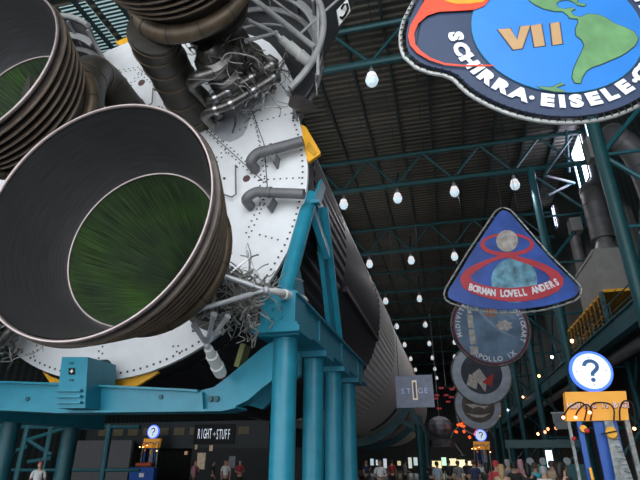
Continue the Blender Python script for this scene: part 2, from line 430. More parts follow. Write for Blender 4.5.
MB().box((7.7,28.2,11.9),(8.3,28.9,12.7)).build('casing','hvac',bx,smooth=False)
MB().bar((8.3,28.5,12.2),(9.5,28.5,12.2),.1,.1).build('bracket','teal2',bx,smooth=False)
bx=thing('junction_box','pale grey box high beside the nearest lattice column','junction box')
MB().box((7.7,22.6,13.2),(8.3,23.3,14.4)).build('casing','hvac',bx,smooth=False)
MB().bar((8.3,23,13.8),(9.5,23,13.8),.1,.1).build('bracket','teal2',bx,smooth=False)
# ================================================================ ROCKET
rk=thing('rocket_stage','huge first stage of a moon rocket lying on teal stands, engines towards the camera','rocket')
cx,cz=AX
# heat shield outline
out=[]
for d in range(0,360,3):
    a=math.radians(d)
    if 20<=d<=200: 
        k=math.sin(math.radians((d-20)))if d<=110 else math.sin(math.radians(200-d))
        r=R+ (1.02*min(1,k*1.9))
    else: r=R
    out.append((cx+r*math.cos(a),YB,cz+r*math.sin(a)))
MB().prism(out,(0,.12,0)).build('heat_shield','plate',rk,smooth=False)
# recessed grey panel around the upper engine's pump
rp=[at(x,y,YB-.012) for x,y in [(175,92),(180,88),(190,70),(250,60),(262,100),(252,108),(247,128),(243,135),(237,139),(230,142),(222,140),(205,126),(185,108),(176,99)]]
MB().prism(rp,(0,.012,0)).build('recess_panel','recess',rk,smooth=False)
# rivets
rv=MB()
def riv(p,s=.022):
    rv.add([(p[0]-s,YB-.014,p[2]-s),(p[0]+s,YB-.014,p[2]-s),(p[0]+s,YB-.014,p[2]+s),(p[0]-s,YB-.014,p[2]+s)],[(0,1,2,3)])
def rline(a,b,dbl=.10,step=.17):
    A=at(*a,YB);B=at(*b,YB);d=B-A;n=int(d.length/step);d.normalize();s=Vector((d.z,0,-d.x))*dbl/2
    for i in range(n+1):
        p=A+d*step*i
        if dbl: riv(p+s);riv(p-s+d*step*.5)
        else: riv(p)
for a,b,w in [((254,112),(268,195),.0),((259,210),(247,237),.12),((220,142),(262,180),.14),((227,150),(210,167),.12),((195,120),(220,142),.1),((157,109),(175,100),.1),((187,130),(197,120),.1),((240,130),(262,121),0),((262,121),(302,111),0),((251,110),(268,170),0),((278,81),(294,101),0),((260,235),(282,241),0),((42,340),(34,354),.1),((101,344),(101,378),.1),((117,72),(160,65),.1),((144,42),(147,67),0),((140,72),(160,88),.1),((127,89),(142,72),.1),((104,60),(117,72),0),((160,65),(176,84),0),((175,345),(180,352),.1),((262,180),(262,205),.1),((268,195),(259,210),.1),((262,180),(300,178),0)]:
    rline(a,b,w)
for d in range(-180,21,2):
    a=math.radians(d); riv((cx+(R-.13)*math.cos(a),0,cz+(R-.13)*math.sin(a)),.026)
rv.build('rivets','rivet',rk,smooth=False,recalc=False)['kind']='stuff'
seam=MB()
for a,b in [((251,108),(264,144)),((264,144),(268,195)),((278,81),(294,101)),((262,180),(220,142)),((195,120),(220,142))]:
    seam.bar(at(*a,YB-.01),at(*b,YB-.01),.02,.02)
seam.build_each('panel_seam','rivet',rk,smooth=False)
# vents on plate
for q,r in [((246,178),.11),((141,82),.13),((224,178),.04),((136,98),.04)]:
    p=at(*q,YB-.03); MB().lathe([(0,0),(r*.7,0),(r,.03)],c=p,seg=8).build('vent_cap',mat('dull red-brown cap',(.10,.05,.05),.5),rk)
# hook rods
for pts in ([(235.5,165),(236,194),(232,197),(222,194)],[(153,88),(152,103),(146,107),(137,104)]):
    P=[at(x,y,YB-.14) for x,y in pts]; P=[P[0]+Vector((0,.12,0))]+P
    MB().tube(P,.02,8).build('hook_rod','grey',rk)
# service pipes
for a,b,r in [((252,155),(303,141),.14),((250,192),(304,194),.13)]:
    A=at(*a,YB-.38);B=at(*b,YB-.38); d=(B-A).normalized(); dn=Vector((d.z,0,-d.x)); dn=dn if dn.z<0 else -dn
    P=smoothpath([A+dn*.24-d*.05+Vector((0,.3,0)),A+dn*.20-d*.05,A+d*.16,A+d*.5,B],5)
    t=MB(); t.tube(P,r,16); m_=A+d*.55
    t.build('service_pipe','grey',rk)
    t=MB(); t.prism([m_+dn*.10-d*.1,m_+dn*.10+d*.1,m_+dn*.38+d*.02,m_+dn*.38-d*.03],(0,.36,0)); t.tube([m_-d*.03,m_+d*.03],r*1.18,16); t.build('pipe_bracket','grey',rk)
# body
def ribbed(y0,y1,n,h,a0=0,a1=2*PI,r=R):
    vs=[];fs=[];m=n*4
    for y in (y0,y1):
        for k in range(m):
            a=2*PI*k/m; rr=r+(h if k%4 in (0,1) else 0); vs.append((cx+rr*math.cos(a),y,cz+rr*math.sin(a)))
    for k in range(m): l=(k+1)%m; fs.append((k,l,m+l,m+k))
    return vs,fs
MB().lathe([(R-.05,YB+.1),(R,YB+.12),(R,YB+.7)],c=(cx,0,cz),seg=96).build('base_ring','skin',rk)
b=MB(); b.add(*ribbed(YB+.7,15.6,96,.03)); b.build('aft_skirt','skin',rk,smooth=False)
MB().lathe([(R,15.6),(R,24.2)],c=(cx,0,cz),seg=96).build('fuel_tank','skin',rk)
b=MB(); b.add(*ribbed(24.2,31.5,110,.05)); b.build('corrugated_intertank','skin',rk,smooth=False)
MB().lathe([(R,31.5),(R,44.6)],c=(cx,0,cz),seg=96).build('oxidizer_tank','skin',rk)
b=MB(); b.lathe([(R,44.6),(R+.02,44.65),(R-.05,46.0),(R-.5,46.2),(R-.6,46.2)],c=(cx,0,cz),seg=96); b.build('forward_ring','tan',rk)
b=MB()
for k in range(72):
    a=2*PI*k/72; r=R+.0
    if -120<math.degrees(a)-360*(a>PI)<-15:
        p=Vector((cx+r*math.cos(a),45.3,cz+r*math.sin(a))); ra=Vector((math.cos(a),0,math.sin(a))); b.bar(p-Vector((0,.42,0)),p+Vector((0,.42,0)),.2,.1,ra)
b.build_each('ring_slot','blackm',rk,smooth=False)
# conduit along the side
MB().bar((cx+R*math.cos(-.28)+.05,16,cz+R*math.sin(-.28)),(cx+R*math.cos(-.28)+.05,24,cz+R*math.sin(-.28)),.16,.2).build('cable_tunnel','skin',rk,smooth=False)
# fairing over upper right engine (half cone), and upper left one
ECx,ECz=cx+3.24,cz+3.27
def fairing(parent,ex,ez,mid,name='engine_fairing'):
    a0,a1=math.radians(mid-92),math.radians(mid+95)
    f=MB(); n=40; rows=10; vs=[];fs=[]
    for i in range(rows+1):
        t=i/rows; y=9+ (15.5-9)*t; r=2.62*(1-t)**.95+.02; k=max(0,t-.25)*2.0; r=min(r,2.62-1.3*t)
        c0=(ex-math.cos(math.radians(mid))*k*1.3, ez-math.sin(math.radians(mid))*k*1.3)
        for j in range(n+1):
            a=a0+(a1-a0)*j/n; vs.append((c0[0]+r*math.cos(a),y,c0[1]+r*math.sin(a)))
    for i in range(rows):
        for j in range(n): q=i*(n+1)+j; fs.append((q,q+1,q+n+2,q+n+1))
    f.add(vs,fs); o=f.build(name,'fair',parent,recalc=False)
    so=o.modifiers.new('thickness','SOLIDIFY'); so.thickness=.06; so.offset=0
    # edge rim
    MB().tube([(ex+2.6*math.cos(a0+(a1-a0)*j/n),8.97,ez+2.6*math.sin(a0+(a1-a0)*j/n)) for j in range(n+1)],.085,10).build('fairing_rim','fairin',o)
    for yy,rr in ((9.45,2.44),(9.9,2.34),(10.35,2.24)):
        MB().lathe([(rr,0),(rr-.22,0),(rr-.22,.06),(rr,.06)],c=(ex,yy,ez),seg=40,a0=a0,a1=a1,close=True).build('ring_frame','fairin',o)
    g=MB()
    for j in range(0,n+1,5):
        a=a0+(a1-a0)*j/n; g.bar((ex+2.5*math.cos(a),9.05,ez+2.5*math.sin(a)),(ex+2.2*math.cos(a),10.5,ez+2.2*math.sin(a)),.07,.12)
    g.build_each('stringer','fairin',o,smooth=False)
    return o
fr=fairing(rk,ECx,ECz,45)
fl=fairing(rk,cx-3.24,ECz,135)
# foot of the fairing
ft=MB(); A=at(289,104,9.6);B=at(293,84,9.0);Cc=at(315,108,10.3);D=at(309,92,9.6)
ft.prism([at(288,104,9.5),at(291,93,9.2),at(304,96,9.5),at(317,107,10.2),at(302,111,10.2)],(0,.12,0)); ft.build('fairing_foot','grey',fr,smooth=False)
# fin brace bars
for p,q,r in [((250,-4),(315,48),.075),((318,-5),(318,76),.045),((300,34),(342,-4),.035),((300,20),(258,-12),.03)]:
    MB().tube([at(*p,8.98),at(*q,8.98)],r,10).build('brace_bar','fairin',fr)
# fin with its letter board
fd=Vector((math.cos(math.radians(45)),0,math.sin(math.radians(45))))
base=Vector((ECx,0,ECz))
P=[base+fd*2.3+Vector((0,9.4,0)),base+fd*5.2+Vector((0,9.7,0)),base+fd*5.2+Vector((0,10.6,0)),base+fd*2.0+Vector((0,12.2,0))]
nn=Vector((fd.z,0,-fd.x))
f=MB(); f.prism([p-nn*.12 for p in P],nn*.24); f.build('stabilizer_fin','fair',rk,smooth=False)
# the letter plate sits on the right flank of the fairing
cpt=at(344,12,10.0)
lp=[at(337,10,9.6),at(347.5,-1.5,9.8),at(350.5,11,9.8),at(339.5,25,9.6)]
n0=(lp[1]-lp[0]).cross(lp[3]-lp[0]).normalized(); n0=n0 if n0.y<0 else -n0
MB().prism(lp,-n0*.05).build('letter_plate','white',fr,smooth=False)
ps=[(341.5,8.5),(344,4.5),(347,4),(348,9),(345,15.5),(342,18.5),(340.6,17)]
MB().tube([at(x,y,9.6) for x,y in ps],.035,6).build('letter_mark','blackm',fr)
# yellow brackets at the rim
def ybr(px,Y=YB-.05,th=.1):
    o=MB().prism([at(x,y,Y) for x,y in px],(0,th,0)).build('rim_bracket','yellow',rk,smooth=False)
    return o
ybr([(301,124),(306,127),(320,151),(320,154),(308,162),(305,150)],YB-.1)
ybr([(115,42),(134,34),(138,37),(137,42),(122,48)],YB+.15)
ybr([(42,371),(50,376),(62,381),(62,386),(52,386)],YB+.15)
ybr([(112,381),(140,376),(157,370),(158,373),(137,386),(118,388)],YB+.15)
MB().prism([at(x,y,YB-.12) for x,y in [(306,148),(309,141),(317,152),(314,156)]],(0,.02,0)).build('bracket_plate',mat('darker yellow plate',(.6,.30,.02),.5),rk,smooth=False)
# ---- engines
def make_engine(duct_pts):
    # chamber is the part mesh itself
    b=MB()
    b.lathe([(1.44,1.3),(1.36,1.5),(1.20,1.9),(.98,2.35),(.74,2.75),(.56,3.05),(.50,3.2),(.56,3.4),(.60,3.7),(.60,4.1),(.75,4.15),(.75,4.35),(.6,4.5),(.45,4.8),(.3,5.05)],seg=56)
    for y,r in ((1.62,1.33),(1.85,1.25),(2.1,1.13),(2.35,1.0),(2.6,.86)): b.lathe([(r,-.03),(r+.05,0),(r,.03)],c=(0,y,0),seg=56)
    e=b.build('rocket_engine','insul',rk)
    g=MB(); g.lathe([(1.41,1.27),(1.32,1.5),(1.16,1.9),(.94,2.35),(.70,2.75),(.5,3.05),(.44,3.2),(.5,3.4),(.52,3.9),(.0,3.95)],seg=72); g.build('tube_wall','green',e)
    # skirt: inner and outer shells
    n=MB(); n.lathe([(1.86,0),(1.79,.3),(1.70,.6),(1.60,.9),(1.47,1.2),(1.40,1.29)],seg=96); n.build('skirt_lining','nozi',e)
    prof=[(1.90,0)]; rr=lambda y: 1.90-.30*y-.03*y*y
    o=MB(); pr=[(rr(0),0)]
    hb=MB()
    for k in range(6):
        y=.10+.19*k; pr+= [(rr(y),y),(rr(y)+.075,y+.03),(rr(y)+.075,y+.08),(rr(y)+.0,y+.11)]
        hb.lathe([(rr(y)+.076,y+.028),(rr(y)+.090,y+.055),(rr(y)+.076,y+.082)],seg=96)
    pr+=[(rr(1.3),1.3)]
    o.lathe(pr,seg=96); o.build('nozzle_skirt','nozo',e,ang=60)
    hb.build('skirt_hoops','hoop',e)
    m=MB(); m.lathe([(1.905+.03*math.cos(t*PI/5),.0+.035*math.sin(t*PI/5)-.01) for t in range(10)],seg=96,close=True); m.build('nozzle_lip','lip',e)
    # bolts on joint ring
    j=MB(); j.lathe([(1.405+.018*math.cos(t*PI/4),1.27+.018*math.sin(t*PI/4)) for t in range(8)],seg=96,close=True); j.build('joint_ring','lip',e)
    # exhaust manifold torus with seams, fatter toward the duct
    t=MB(); pts=[];rs=[]
    for k in range(64):
        a=2*PI*k/64; fat=.5+.5*math.cos(a-duct_ang); r=.10+fatw*fat; mr=1.28+r
        pts.append((mr*math.cos(a),1.66,mr*math.sin(a))); rs.append(r)
    t.tube(pts,rs,18,closed=True); t.build('exhaust_manifold','manif',e)
    t=MB()
    for k in range(0,64,5):
        a=2*PI*k/64; c=Vector(pts[k]); tn=Vector((-math.sin(a),0,math.cos(a))); t.tube([c-tn*.02,c+tn*.02],rs[k]*1.035,18)
    t.build_each('manifold_seam','insul',e)
    if duct_pts:
        t=MB(); P=smoothpath(duct_pts,6); t.tube(P,.56,28); t.build('exhaust_duct','insul',e)
        t=MB()
        for k in range(2,len(P)-1,4): d=(P[k+1]-P[k]).normalized(); t.tube([P[k]-d*.03,P[k]+d*.03],.585,28)
        t.build_each('duct_band','manif',e)
    return e
def add_pump(e,seed=1,dens=1.0,side=1):
    random.seed(seed)
    if side: pump_body(e)
    pump_rest(e,dens,side)
def pump_body(e):
    # turbopump body
    b=MB(); b.lathe([(0,2.5),(.22,2.5),(.32,2.6),(.36,2.8),(.50,2.9),(.52,3.15),(.38,3.22),(.34,3.4),(.46,3.5),(.46,3.75),(.3,3.85),(.26,4.3),(0,4.3)],c=(-.05,0,-1.0),seg=24)
    b.sphere((.28,3.3,-.72),.30,16,10); b.tube(smoothpath([(-.05,3.0,-1.4),(-.5,3.0,-1.5),(-.75,3.3,-1.4),(-.8,3.9,-1.2),(-.8,4.9,-1.1)],5),.17,14)
    b.build('turbopump','dsteel',e)
    # pair of parallel elbowed feed pipes
    for k,(off,yy) in enumerate(((0,3.75),(.30,3.95))):
        P=smoothpath([(-.62-off*.6,4.6,-1.35-off),(-.62-off*.6,yy+.2,-1.42-off),(-.45-off*.3,yy,-1.56-off*.6),(-.1,yy,-1.42-off*.75),(.5,yy,-1.12-off*.8),(1.05,yy,-.82-off*.8),(1.25,yy+.1,-.7-off*.8)],5)
        MB().tube(P,.125,16).build('feed_pipe','dsteel',e)
        m=MB()
        for q in (12,16,21,26):
            d=(P[q+1]-P[q]).normalized(); m.tube([P[q]-d*.045,P[q]+d*.045],.155,16)
        m.build_each('pipe_coupling','silver',e)
def pump_rest(e,dens,side):
    # valve blocks
    v=MB()
    for k in range(9 if side else 0):
        c=Vector((random.uniform(-.2,1.1),random.uniform(3.1,4.5),random.uniform(-1.1,-.2))); s=random.uniform(.07,.15)
        d=Vector((random.uniform(-1,1),random.uniform(-1,1),random.uniform(-1,1))).normalized()
        v.tube([c-d*s*1.6,c-d*s*.5,c-d*s*.5,c+d*s*1.5],[s*.5,s*.5,s,s*.9],12)
    v.build_each('valve_body','dsteel',e)
    # tangled small tubing
    for mname,cnt,r0,m in (('wire_harness',int(46*dens),.012,'wire'),('small_tubing',int(34*dens*(1 if side else .6)),(.024 if side else .015),'silver')):
        w=MB()
        for k in range(cnt):
            p=Vector((random.uniform(-.5,1.25),random.uniform(2.6,4.9),random.uniform(-1.5,-.15))); p=p if side else Vector((random.uniform(-.2,.65),random.uniform(2.7,4.7),random.uniform(-1.1,-.15))); pts=[p]
            dr=Vector((random.uniform(-1,1),random.uniform(-.4,1),random.uniform(-1,1))).normalized()
            for q in range(4):
                dr=(dr+Vector((random.uniform(-1,1),random.uniform(-.6,.8),random.uniform(-1,1)))*.8).normalized()
                p=p+dr*random.uniform(.12,.36); p=Vector((max(-.7,min(1.4,p.x)),max(2.5,min(4.98,p.y)),max(-1.7,min(-.05,p.z)))); pts.append(p)
            w.tube(smoothpath(pts,4),r0*random.uniform(.7,1.3),5)
        w.build(mname,m,e)
# upper right engine (its turbopump faces down)
duct_ang=math.radians(228); fatw=.12
C_=make_engine([(-1.0,1.75,-1.1),(-1.25,2.3,-.95),(-1.42,3.2,-.82),(-1.50,4.1,-.92),(-1.5,5.0,-1.0)])
add_pump(C_,3)
C_.location=(ECx,5.53,ECz)
# loose wires looping below
w=MB()
for pts in ([(152,0),(150,8),(155,20),(167,26),(180,26)],[(180,25),(183,40),(192,52),(205,60),(218,62)],[(178,24),(200,30),(220,38),(228,50),(222,58)],[(222,58),(214,70),(216,90),(205,105)],[(222,58),(220,75),(226,95),(224,110)],[(222,60),(218,80),(200,100),(188,98)],[(224,60),(230,80),(222,100),(208,112)],[(180,92),(195,88),(208,95),(215,104)],[(222,56),(228,44),(235,36)]):
    P=smoothpath([at(x,y,7.9+.02*y) for x,y in pts],6); w.tube([p-Vector(C_.location) for p in P],.014,5)
w.build('loose_wires',mat('pale wire',(.42,.40,.36),.5),C_)
w=MB(); w.tube([Vector(at(230,38,8.6))-Vector(C_.location),Vector(at(219,60,8.6))-Vector(C_.location)],[.05,.035],10); w.build('actuator_rod','silver',C_)
w=MB(); w.prism([Vector(at(x,y,8.0))-Vector(C_.location) for x,y in [(180,36),(184,34),(191,37),(187,40)]],(0,.05,0)); w.build('caution_label',mat('cream label',(.75,.68,.45),.6),C_,smooth=False)
# centre engine (copied), upper-left, lower-left
def copy_engine(src,loc,ry):
    c=src.copy(); COL.objects.link(c); c.parent=rk; c.location=loc; c.rotation_euler=(0,ry,0)
    for ch in tree(src):
        if ch.name.split('.')[0] in ('loose_wires','actuator_rod','caution_label'): continue
        d=ch.copy(); COL.objects.link(d); d.parent=c
    return c
Bc=Vector((-8.25,5.53,6.88))
B_=copy_engine(C_,Bc,math.radians(100))
D_=copy_engine(C_,(cx-3.27,5.53,cz+3.27),math.radians(90))
E_=copy_engine(C_,(cx-3.2,5.53,cz-3.3),math.radians(-20))
t=MB(); P=smoothpath([at(80,118,7.5),at(84,90,7.9),at(92,74,8.5),at(106,82,9.2),at(124,104,9.9),at(138,120,10.5)],6)
t.tube([p for p in P],.48,24); t.build('exhaust_duct','insul',rk)
t=MB()
for k in (8,14,20,26): d=(P[k+1]-P[k]).normalized(); t.tube([P[k]-d*.03,P[k]+d*.03],.5,24)
t.build_each('duct_band','manif',rk)
# lower right (nearest) engine
duct_ang=math.radians(10); fatw=.0
A_=make_engine(None)
add_pump(A_,11,1.6,0)
A_.location=(-4.80,5.53,3.33); A_.rotation_euler=(0,math.radians(-66),0)
# extra silver tangle under the nearest bell (left-lower bits)
w=MB(); random.seed(5)
for k in range(150):
    p=at(random.uniform(205,262),random.uniform(275,325),random.uniform(8.6,10)); pts=[p]
    if (p.x+4.8)**2+(p.z-3.3)**2<.5: continue
    for q in range(4): p=p+Vector((random.uniform(-.2,.2),random.uniform(-.12,.15),random.uniform(-.18,.16))); pts.append(p)
    w.tube(smoothpath(pts,4),random.choice((.010,.014,.022)),5)
w.build('wire_harness','wire',rk)
# gimbal actuators
def actuator(ends,tip,cyl0,cyl1,Yt,Yc,r=.05,k=1.):
    o=MB(); T=at(*tip,Yt)
    for (q,Y) in ends:
        p=at(*q,Y); d=T-p
        o.tube([p,p+d*.12,p+d*.13,p+d*.8,p+d*.82,T],[r*1.3,r*1.3,r,r,r*.6,r*.7],12)
    o.sphere(T,r*1.5,12,8)
    ob=o.build('gimbal_strut',mat('bright steel rod',(.62,.63,.65),.35,.3),rk)
    a=at(*cyl0,Yt+.1); b=at(*cyl1,Yc); d=b-a
    c=MB(); c.tube([T,a,a+d*.02,a+d*.25,a+d*.26,a+d*.6,a+d*.62,a+d*.9],[.05]+[k*q for q in (.07,.12,.13,.17,.16,.19,.17)],16)
    c.build('actuator_body','white',ob)
    MB().tube([a+d*.9,a+d*1.02],[.13*k,.1*k],14).build('red_end_cap','red',ob)
actuator([((202,268),7.9),((190,312),7.9)],(266,290),(274,291),(306,301),8.5,10.6,.05,.6)
actuator([((194,325),7.9),((214,314),7.9),((228,316),8.1)],(207,345),(208,348),(222,376),8.6,9.6,.045,.72)
actuator([((247,20),8.6),((246,41),8.6)],(276,33),(280,38),(311,64),9.5,10.3,.05,.9)
o=MB(); o.bar(at(246,345,10.6),at(239,368,10.6),.35,.12); o.build('rim_strap',mat('olive strap',(.16,.17,.05),.6),rk,smooth=False)
# ---------------- second stage beyond
s2=thing('rocket_stage','distant second stage of the rocket beyond the first stage, above the far crowd','rocket')
MB().lathe([(3.2,49.2),(R-.3,49.0),(R,49.2),(R,72)],c=(cx,0,cz),seg=64).build('tank',mat('second stage white',(.5,.5,.47),.5),s2)
MB().lathe([(R+.01,49.3),(R+.06,49.4),(R+.06,50.6),(R+.01,50.7)],c=(cx,0,cz),seg=64).build('interstage_ring','tan',s2)
b=MB()
for k in range(5):
    a=PI/4+k*PI/2; q=(cx+2.6*math.cos(a)*(k<4),48.2,cz+2.6*math.sin(a)*(k<4)); b.lathe([(.95,-.6),(.7,.2),(.3,.9),(.3,1.2)],c=q,seg=24)
b.build_each('engine_bell','dsteel',s2)
# ================================================================ STANDS
st=thing('rocket_stand','bright teal steel stand with four round columns and a yoke beam carrying the engine end','stand')
SX=-3.2
ys=[9.92,12.25,14.5,16.75]
for i,y in enumerate(ys):
    MB().tube([(SX,y,FL),(SX,y,2.45)],.25,32).build('column','teal',st)
    b=MB(); b.box((SX-.42,y-.42,2.32),(SX+.42,y+.42,2.46)); b.build('cap_plate','teal',st,smooth=False)
for x in (-12.3,):
    for y in (12.7,15.2): MB().tube([(x,y,FL),(x,y,1.2)],.25,24).build('column','teal2',st)
    MB().box((x-.3,9.2,1.0),(x+.3,16.5,1.5)).build('side_beam','teal',st,smooth=False)
bm_=MB(); bm_.box((SX-.30,9.45,2.55),(SX+.30,18.2,3.15)); bm_.build('long_beam','teal',st,smooth=False)
bm_=MB(); bm_.box((SX-.42,9.35,2.46),(SX+.42,18.3,2.55)); bm_.box((SX-.40,9.40,3.15),(SX+.40,18.3,3.2)); bm_.build('beam_flange','teal',st,smooth=False)
st_=MB()
for y in (11.6,14.3,17.0): st_.box((SX-.33,y,2.55),(SX+.33,y+.04,3.15))
st_.build_each('beam_stiffener','teal',st,smooth=False)
b=MB(); b.box((SX-.38,9.38,2.42),(SX+.36,10.15,3.22)); b.build('end_box','teal',st,smooth=False)
b=MB(); b.box((SX-.52,9.28,2.34),(SX+.48,10.3,2.46)); b.build('end_flange','teal',st,smooth=False)
b=MB()
for u in (-.12,.08):
    for v in (2.65,2.85,3.0): b.lathe([(0,-.03),(.03,-.03),(.03,0)],c=(SX+u,9.37,v),seg=8)
b.build_each('bolt','teal',st)
# front tube and its head
T=at(311,196,10.9); 
B0=Vector((SX-.02,9.75,3.2))
MB().tube([B0,T],.19,24).build('front_strut','teal',st)
b=MB(); b.lathe([(.34,0),(.34,.08),(.2,.14)],c=B0,axis='Z',seg=20); b.build('strut_foot','teal',st)
d=(T-B0).normalized()
b=MB()
for q in (-.16,.16): 
    s=Vector((q,0,0)); b.prism([T-d*.3+s-Vector((.03,.2,0)),T-d*.3+s+Vector((-.03,.35,0)),T+d*.55+s+Vector((0,.35,0)),T+d*.55+s-Vector((0,.1,0))],(.06,0,0))
b.bar(T-d*.35-Vector((.32,.1,0)),T-d*.35+Vector((.32,-.1,0)),.18,.1)
b.build('head_clevis','teal',st,smooth=False)
# rear leg (flat box leg), angled from head to beam
T2=at(318,205,11.5); Bq=at(339,335,13.4)
b=MB(); b.bar(T2,Vector((SX+.2,13.6,3.2)),.12,.72,(0,1,0)); b.build('rear_leg','teal',st,smooth=False)
b=MB(); b.bar(T2+Vector((.02,.15,0)),Vector((SX+.2,13.6,3.2))+Vector((.0,.4,0)),.42,.08,(0,1,0)); b.build('leg_flange','teal',st,smooth=False)
g=MB(); g.prism([Vector((SX+.05,10.3,3.2)),Vector((SX+.05,11.4,3.2)),at(288,250,10.8)+Vector((.1,.3,0))],(.05,0,0)); g.build('gusset','teal',st,smooth=False)
b=MB(); b.bar(T-Vector((0,-.1,.35)),T2+Vector((.1,.6,-1.2)),.16,.5,(0,1,0)); b.build('upper_link','teal',st,smooth=False)
# yoke
yk=[(-90,379),(60,384),(185,390),(198,391),(214,387),(226,378),(262,348),(283,335),(283,372),(262,388),(248,400),(236,406),(222,409),(60,411),(-90,404)]
MB().prism([at(x,y,9.85) for x,y in yk],(0,.35,0)).build('yoke_beam','teal',st,smooth=False)
def flange(px,w=.62,h=.045,nm='yoke_flange'):
    b=MB(); P=[at(x,y,9.75) for x,y in px]
    for p,q in zip(P[:-1],P[1:]): b.bar(p+Vector((0,.28,0)),q+Vector((0,.28,0)),w,h,(0,0,1))
    b.build(nm,'teal',st,smooth=False)
flange([(-90,379),(60,384),(185,390),(198,391)])
flange([(-90,405),(60,412),(222,410),(236,407)])
MB().prism([at(x,y,9.74) for x,y in [(199,392),(202,392),(203,409),(200,409)]],(0,.1,0)).build('splice_bar','teal',st,smooth=False)
b=MB()
for q in ((211,399),(217,399)): b.lathe([(0,-.06),(.06,-.06),(.06,0)],c=at(*q,9.85),seg=10)
for q in ((28,399),(161,397)): b.lathe([(0,-.03),(.05,-.03),(.05,0)],c=at(*q,9.85),seg=10)
b.build_each('bolt','teal2',st)
MB().prism([at(x,y,10.9) for x,y in [(236,402),(300,352),(300,375),(262,409)]],(0,.15,0)).build('rear_yoke_plate','teal',st,smooth=False)
# saddle box with pin
b=MB(); b.prism([at(x,y,9.35) for x,y in [(62,357),(88,357),(85,408),(56,408)]],(0,1.0,0)); b.build('saddle_box','teal',st,smooth=False)
b=MB()
for yy in (389,395,401): b.prism([at(x,y,9.25) for x,y in [(55,yy),(80,yy),(80,yy+2.5),(55,yy+2.5)]],(0,.12,0))
b.build_each('step_plate','teal',st,smooth=False)
pn=at(97,372,10.05); MB().tube([pn-Vector((.3,0,0)),pn+Vector((.22,0,0))],.27,24).build('pivot_pin','teal2',st)
b=MB(); b.prism([at(x,y,9.33) for x,y in [(68.5,368),(74.5,368),(74.5,374.5),(68.5,374.5)]],(0,.02,0)); b.build('emblem_plate','blackm',st,smooth=False)
em=at(71.5,371.2,9.31)
s=MB(); 
s.prism([(em.x+.05*(1 if k%2==0 else .45)*math.sin(k*PI/4),em.y,em.z+.05*(1 if k%2==0 else .45)*math.cos(k*PI/4)) for k in range(8)],(0,.01,0)); s.build('emblem_star','white',st,smooth=False)
b=MB()
for q in ((71,363),(71,380)): b.prism([at(x+q[0],y+q[1],9.33) for x,y in [(-2,-1),(2,-1),(2,1),(-2,1)]],(0,.03,0))
b.build_each('lug','teal2',st,smooth=False)
# far stands
def far_stand(Y,label):
    t=thing('rocket_stand',label,'stand','cradle stands under the rocket further back')
    for x in (-2.55,cx*2+2.55):
        MB().tube([(x,Y,FL),(x,Y,2.6)],.24,16).build('column','truss',t)
        MB().tube([(x,Y+2.6,FL),(x,Y+2.6,2.6)],.2,16).build('column','truss',t)
    b=MB(); n=24; a0,a1=math.radians(-152),math.radians(-28); vs=[]
    for rr in (R+.15,R+.75):
        for k in range(n+1):
            a=a0+(a1-a0)*k/n; vs.append((cx+rr*math.cos(a),Y,cz+rr*math.sin(a)))
    b.prism(vs[:n+1]+vs[n+1:][::-1],(0,.5,0)); b.build('cradle_arc','teal2',t,smooth=False)
    for s in (1,-1):
        MB().bar((cx+s*5.42,Y,2.35),(cx+s*3.9,Y,3.0-.1),.4,.35).build('arm','truss',t,smooth=False)
        MB().bar((cx+s*5.42,Y,2.2),(cx+s*5.0,Y,4.0),.4,.35).build('arm','truss',t,smooth=False)
    return t
far_stand(42.5,'teal cradle stand under the forward end of the first stage, beside the grey stage screen')
far_stand(53,'teal cradle stand far back under the second stage')
# bare teal frame behind left columns
t=thing('support_frame','dark teal braced steel frame behind the yoke at the lower left','steel frame')
A=at(2,420,19.);
for p,q,r in [((-30,427),(140,427),.08),((28,440),(75,425),.08),((28,440),(52,455),.08),((52,458),(28,462),.08),((0,425),(15,432),.08),((0,455),(28,447),.08),((-30,470),(140,470),.06)]:
    MB().tube([at(*p,18.5),at(*q,18.5)],r,8).build('brace','teal2',t)
for x in (28,52,110): 
    p=at(x,427,18.5); MB().tube([(p.x,18.5,FL),(p.x,18.5,p.z+.1)],.12,10).build('post','teal2',t)
# ================================================================ PATCH BANNERS
def uvf(P0,a):
    n=Vector((math.sin(a),-math.cos(a),0)); u=Vector((math.cos(a),math.sin(a),0)); P0=Vector(P0)
    def f(x,y):
        r=ray(x,y); P=r*(n.dot(P0)/n.dot(r)); return ((P-P0).dot(u),P.z-P0.z)
    return f
def flat(root,name,pts,layer,m,th=.006):
    y=-.04-layer*.006
    return MB().prism([(p[0],y,p[1]) for p in pts],(0,-th,0)).build(name,m,root,smooth=False)
def circ(cx_,cy_,r,n=48,a0=0,a1=2*PI):
    full=abs(a1-a0-2*PI)<1e-6
    return [(cx_+r*math.cos(a0+(a1-a0)*k/(n if full else n)),cy_+r*math.sin(a0+(a1-a0)*k/n)) for k in range(n if full else n+1)]
def inset(pts,d):
    n=len(pts); out=[]
    ar=sum(pts[i][0]*pts[(i+1)%n][1]-pts[(i+1)%n][0]*pts[i][1] for i in range(n)); sg=1 if ar>0 else -1
    for i in range(n):
        a=Vector(pts[i-1]);b=Vector(pts[i]);c=Vector(pts[(i+1)%n]); t=(c-a); 
        if t.length<1e-6: t=c-b
        t.normalize(); out.append((b.x-t.y*sg*d,b.y+t.x*sg*d))
    return out
def frame_parts(root,path,rt,m='frame'):
    MB().tube([(p[0],.0,p[1]) for p in path],rt,8,closed=True).build('tube_frame',m,root)
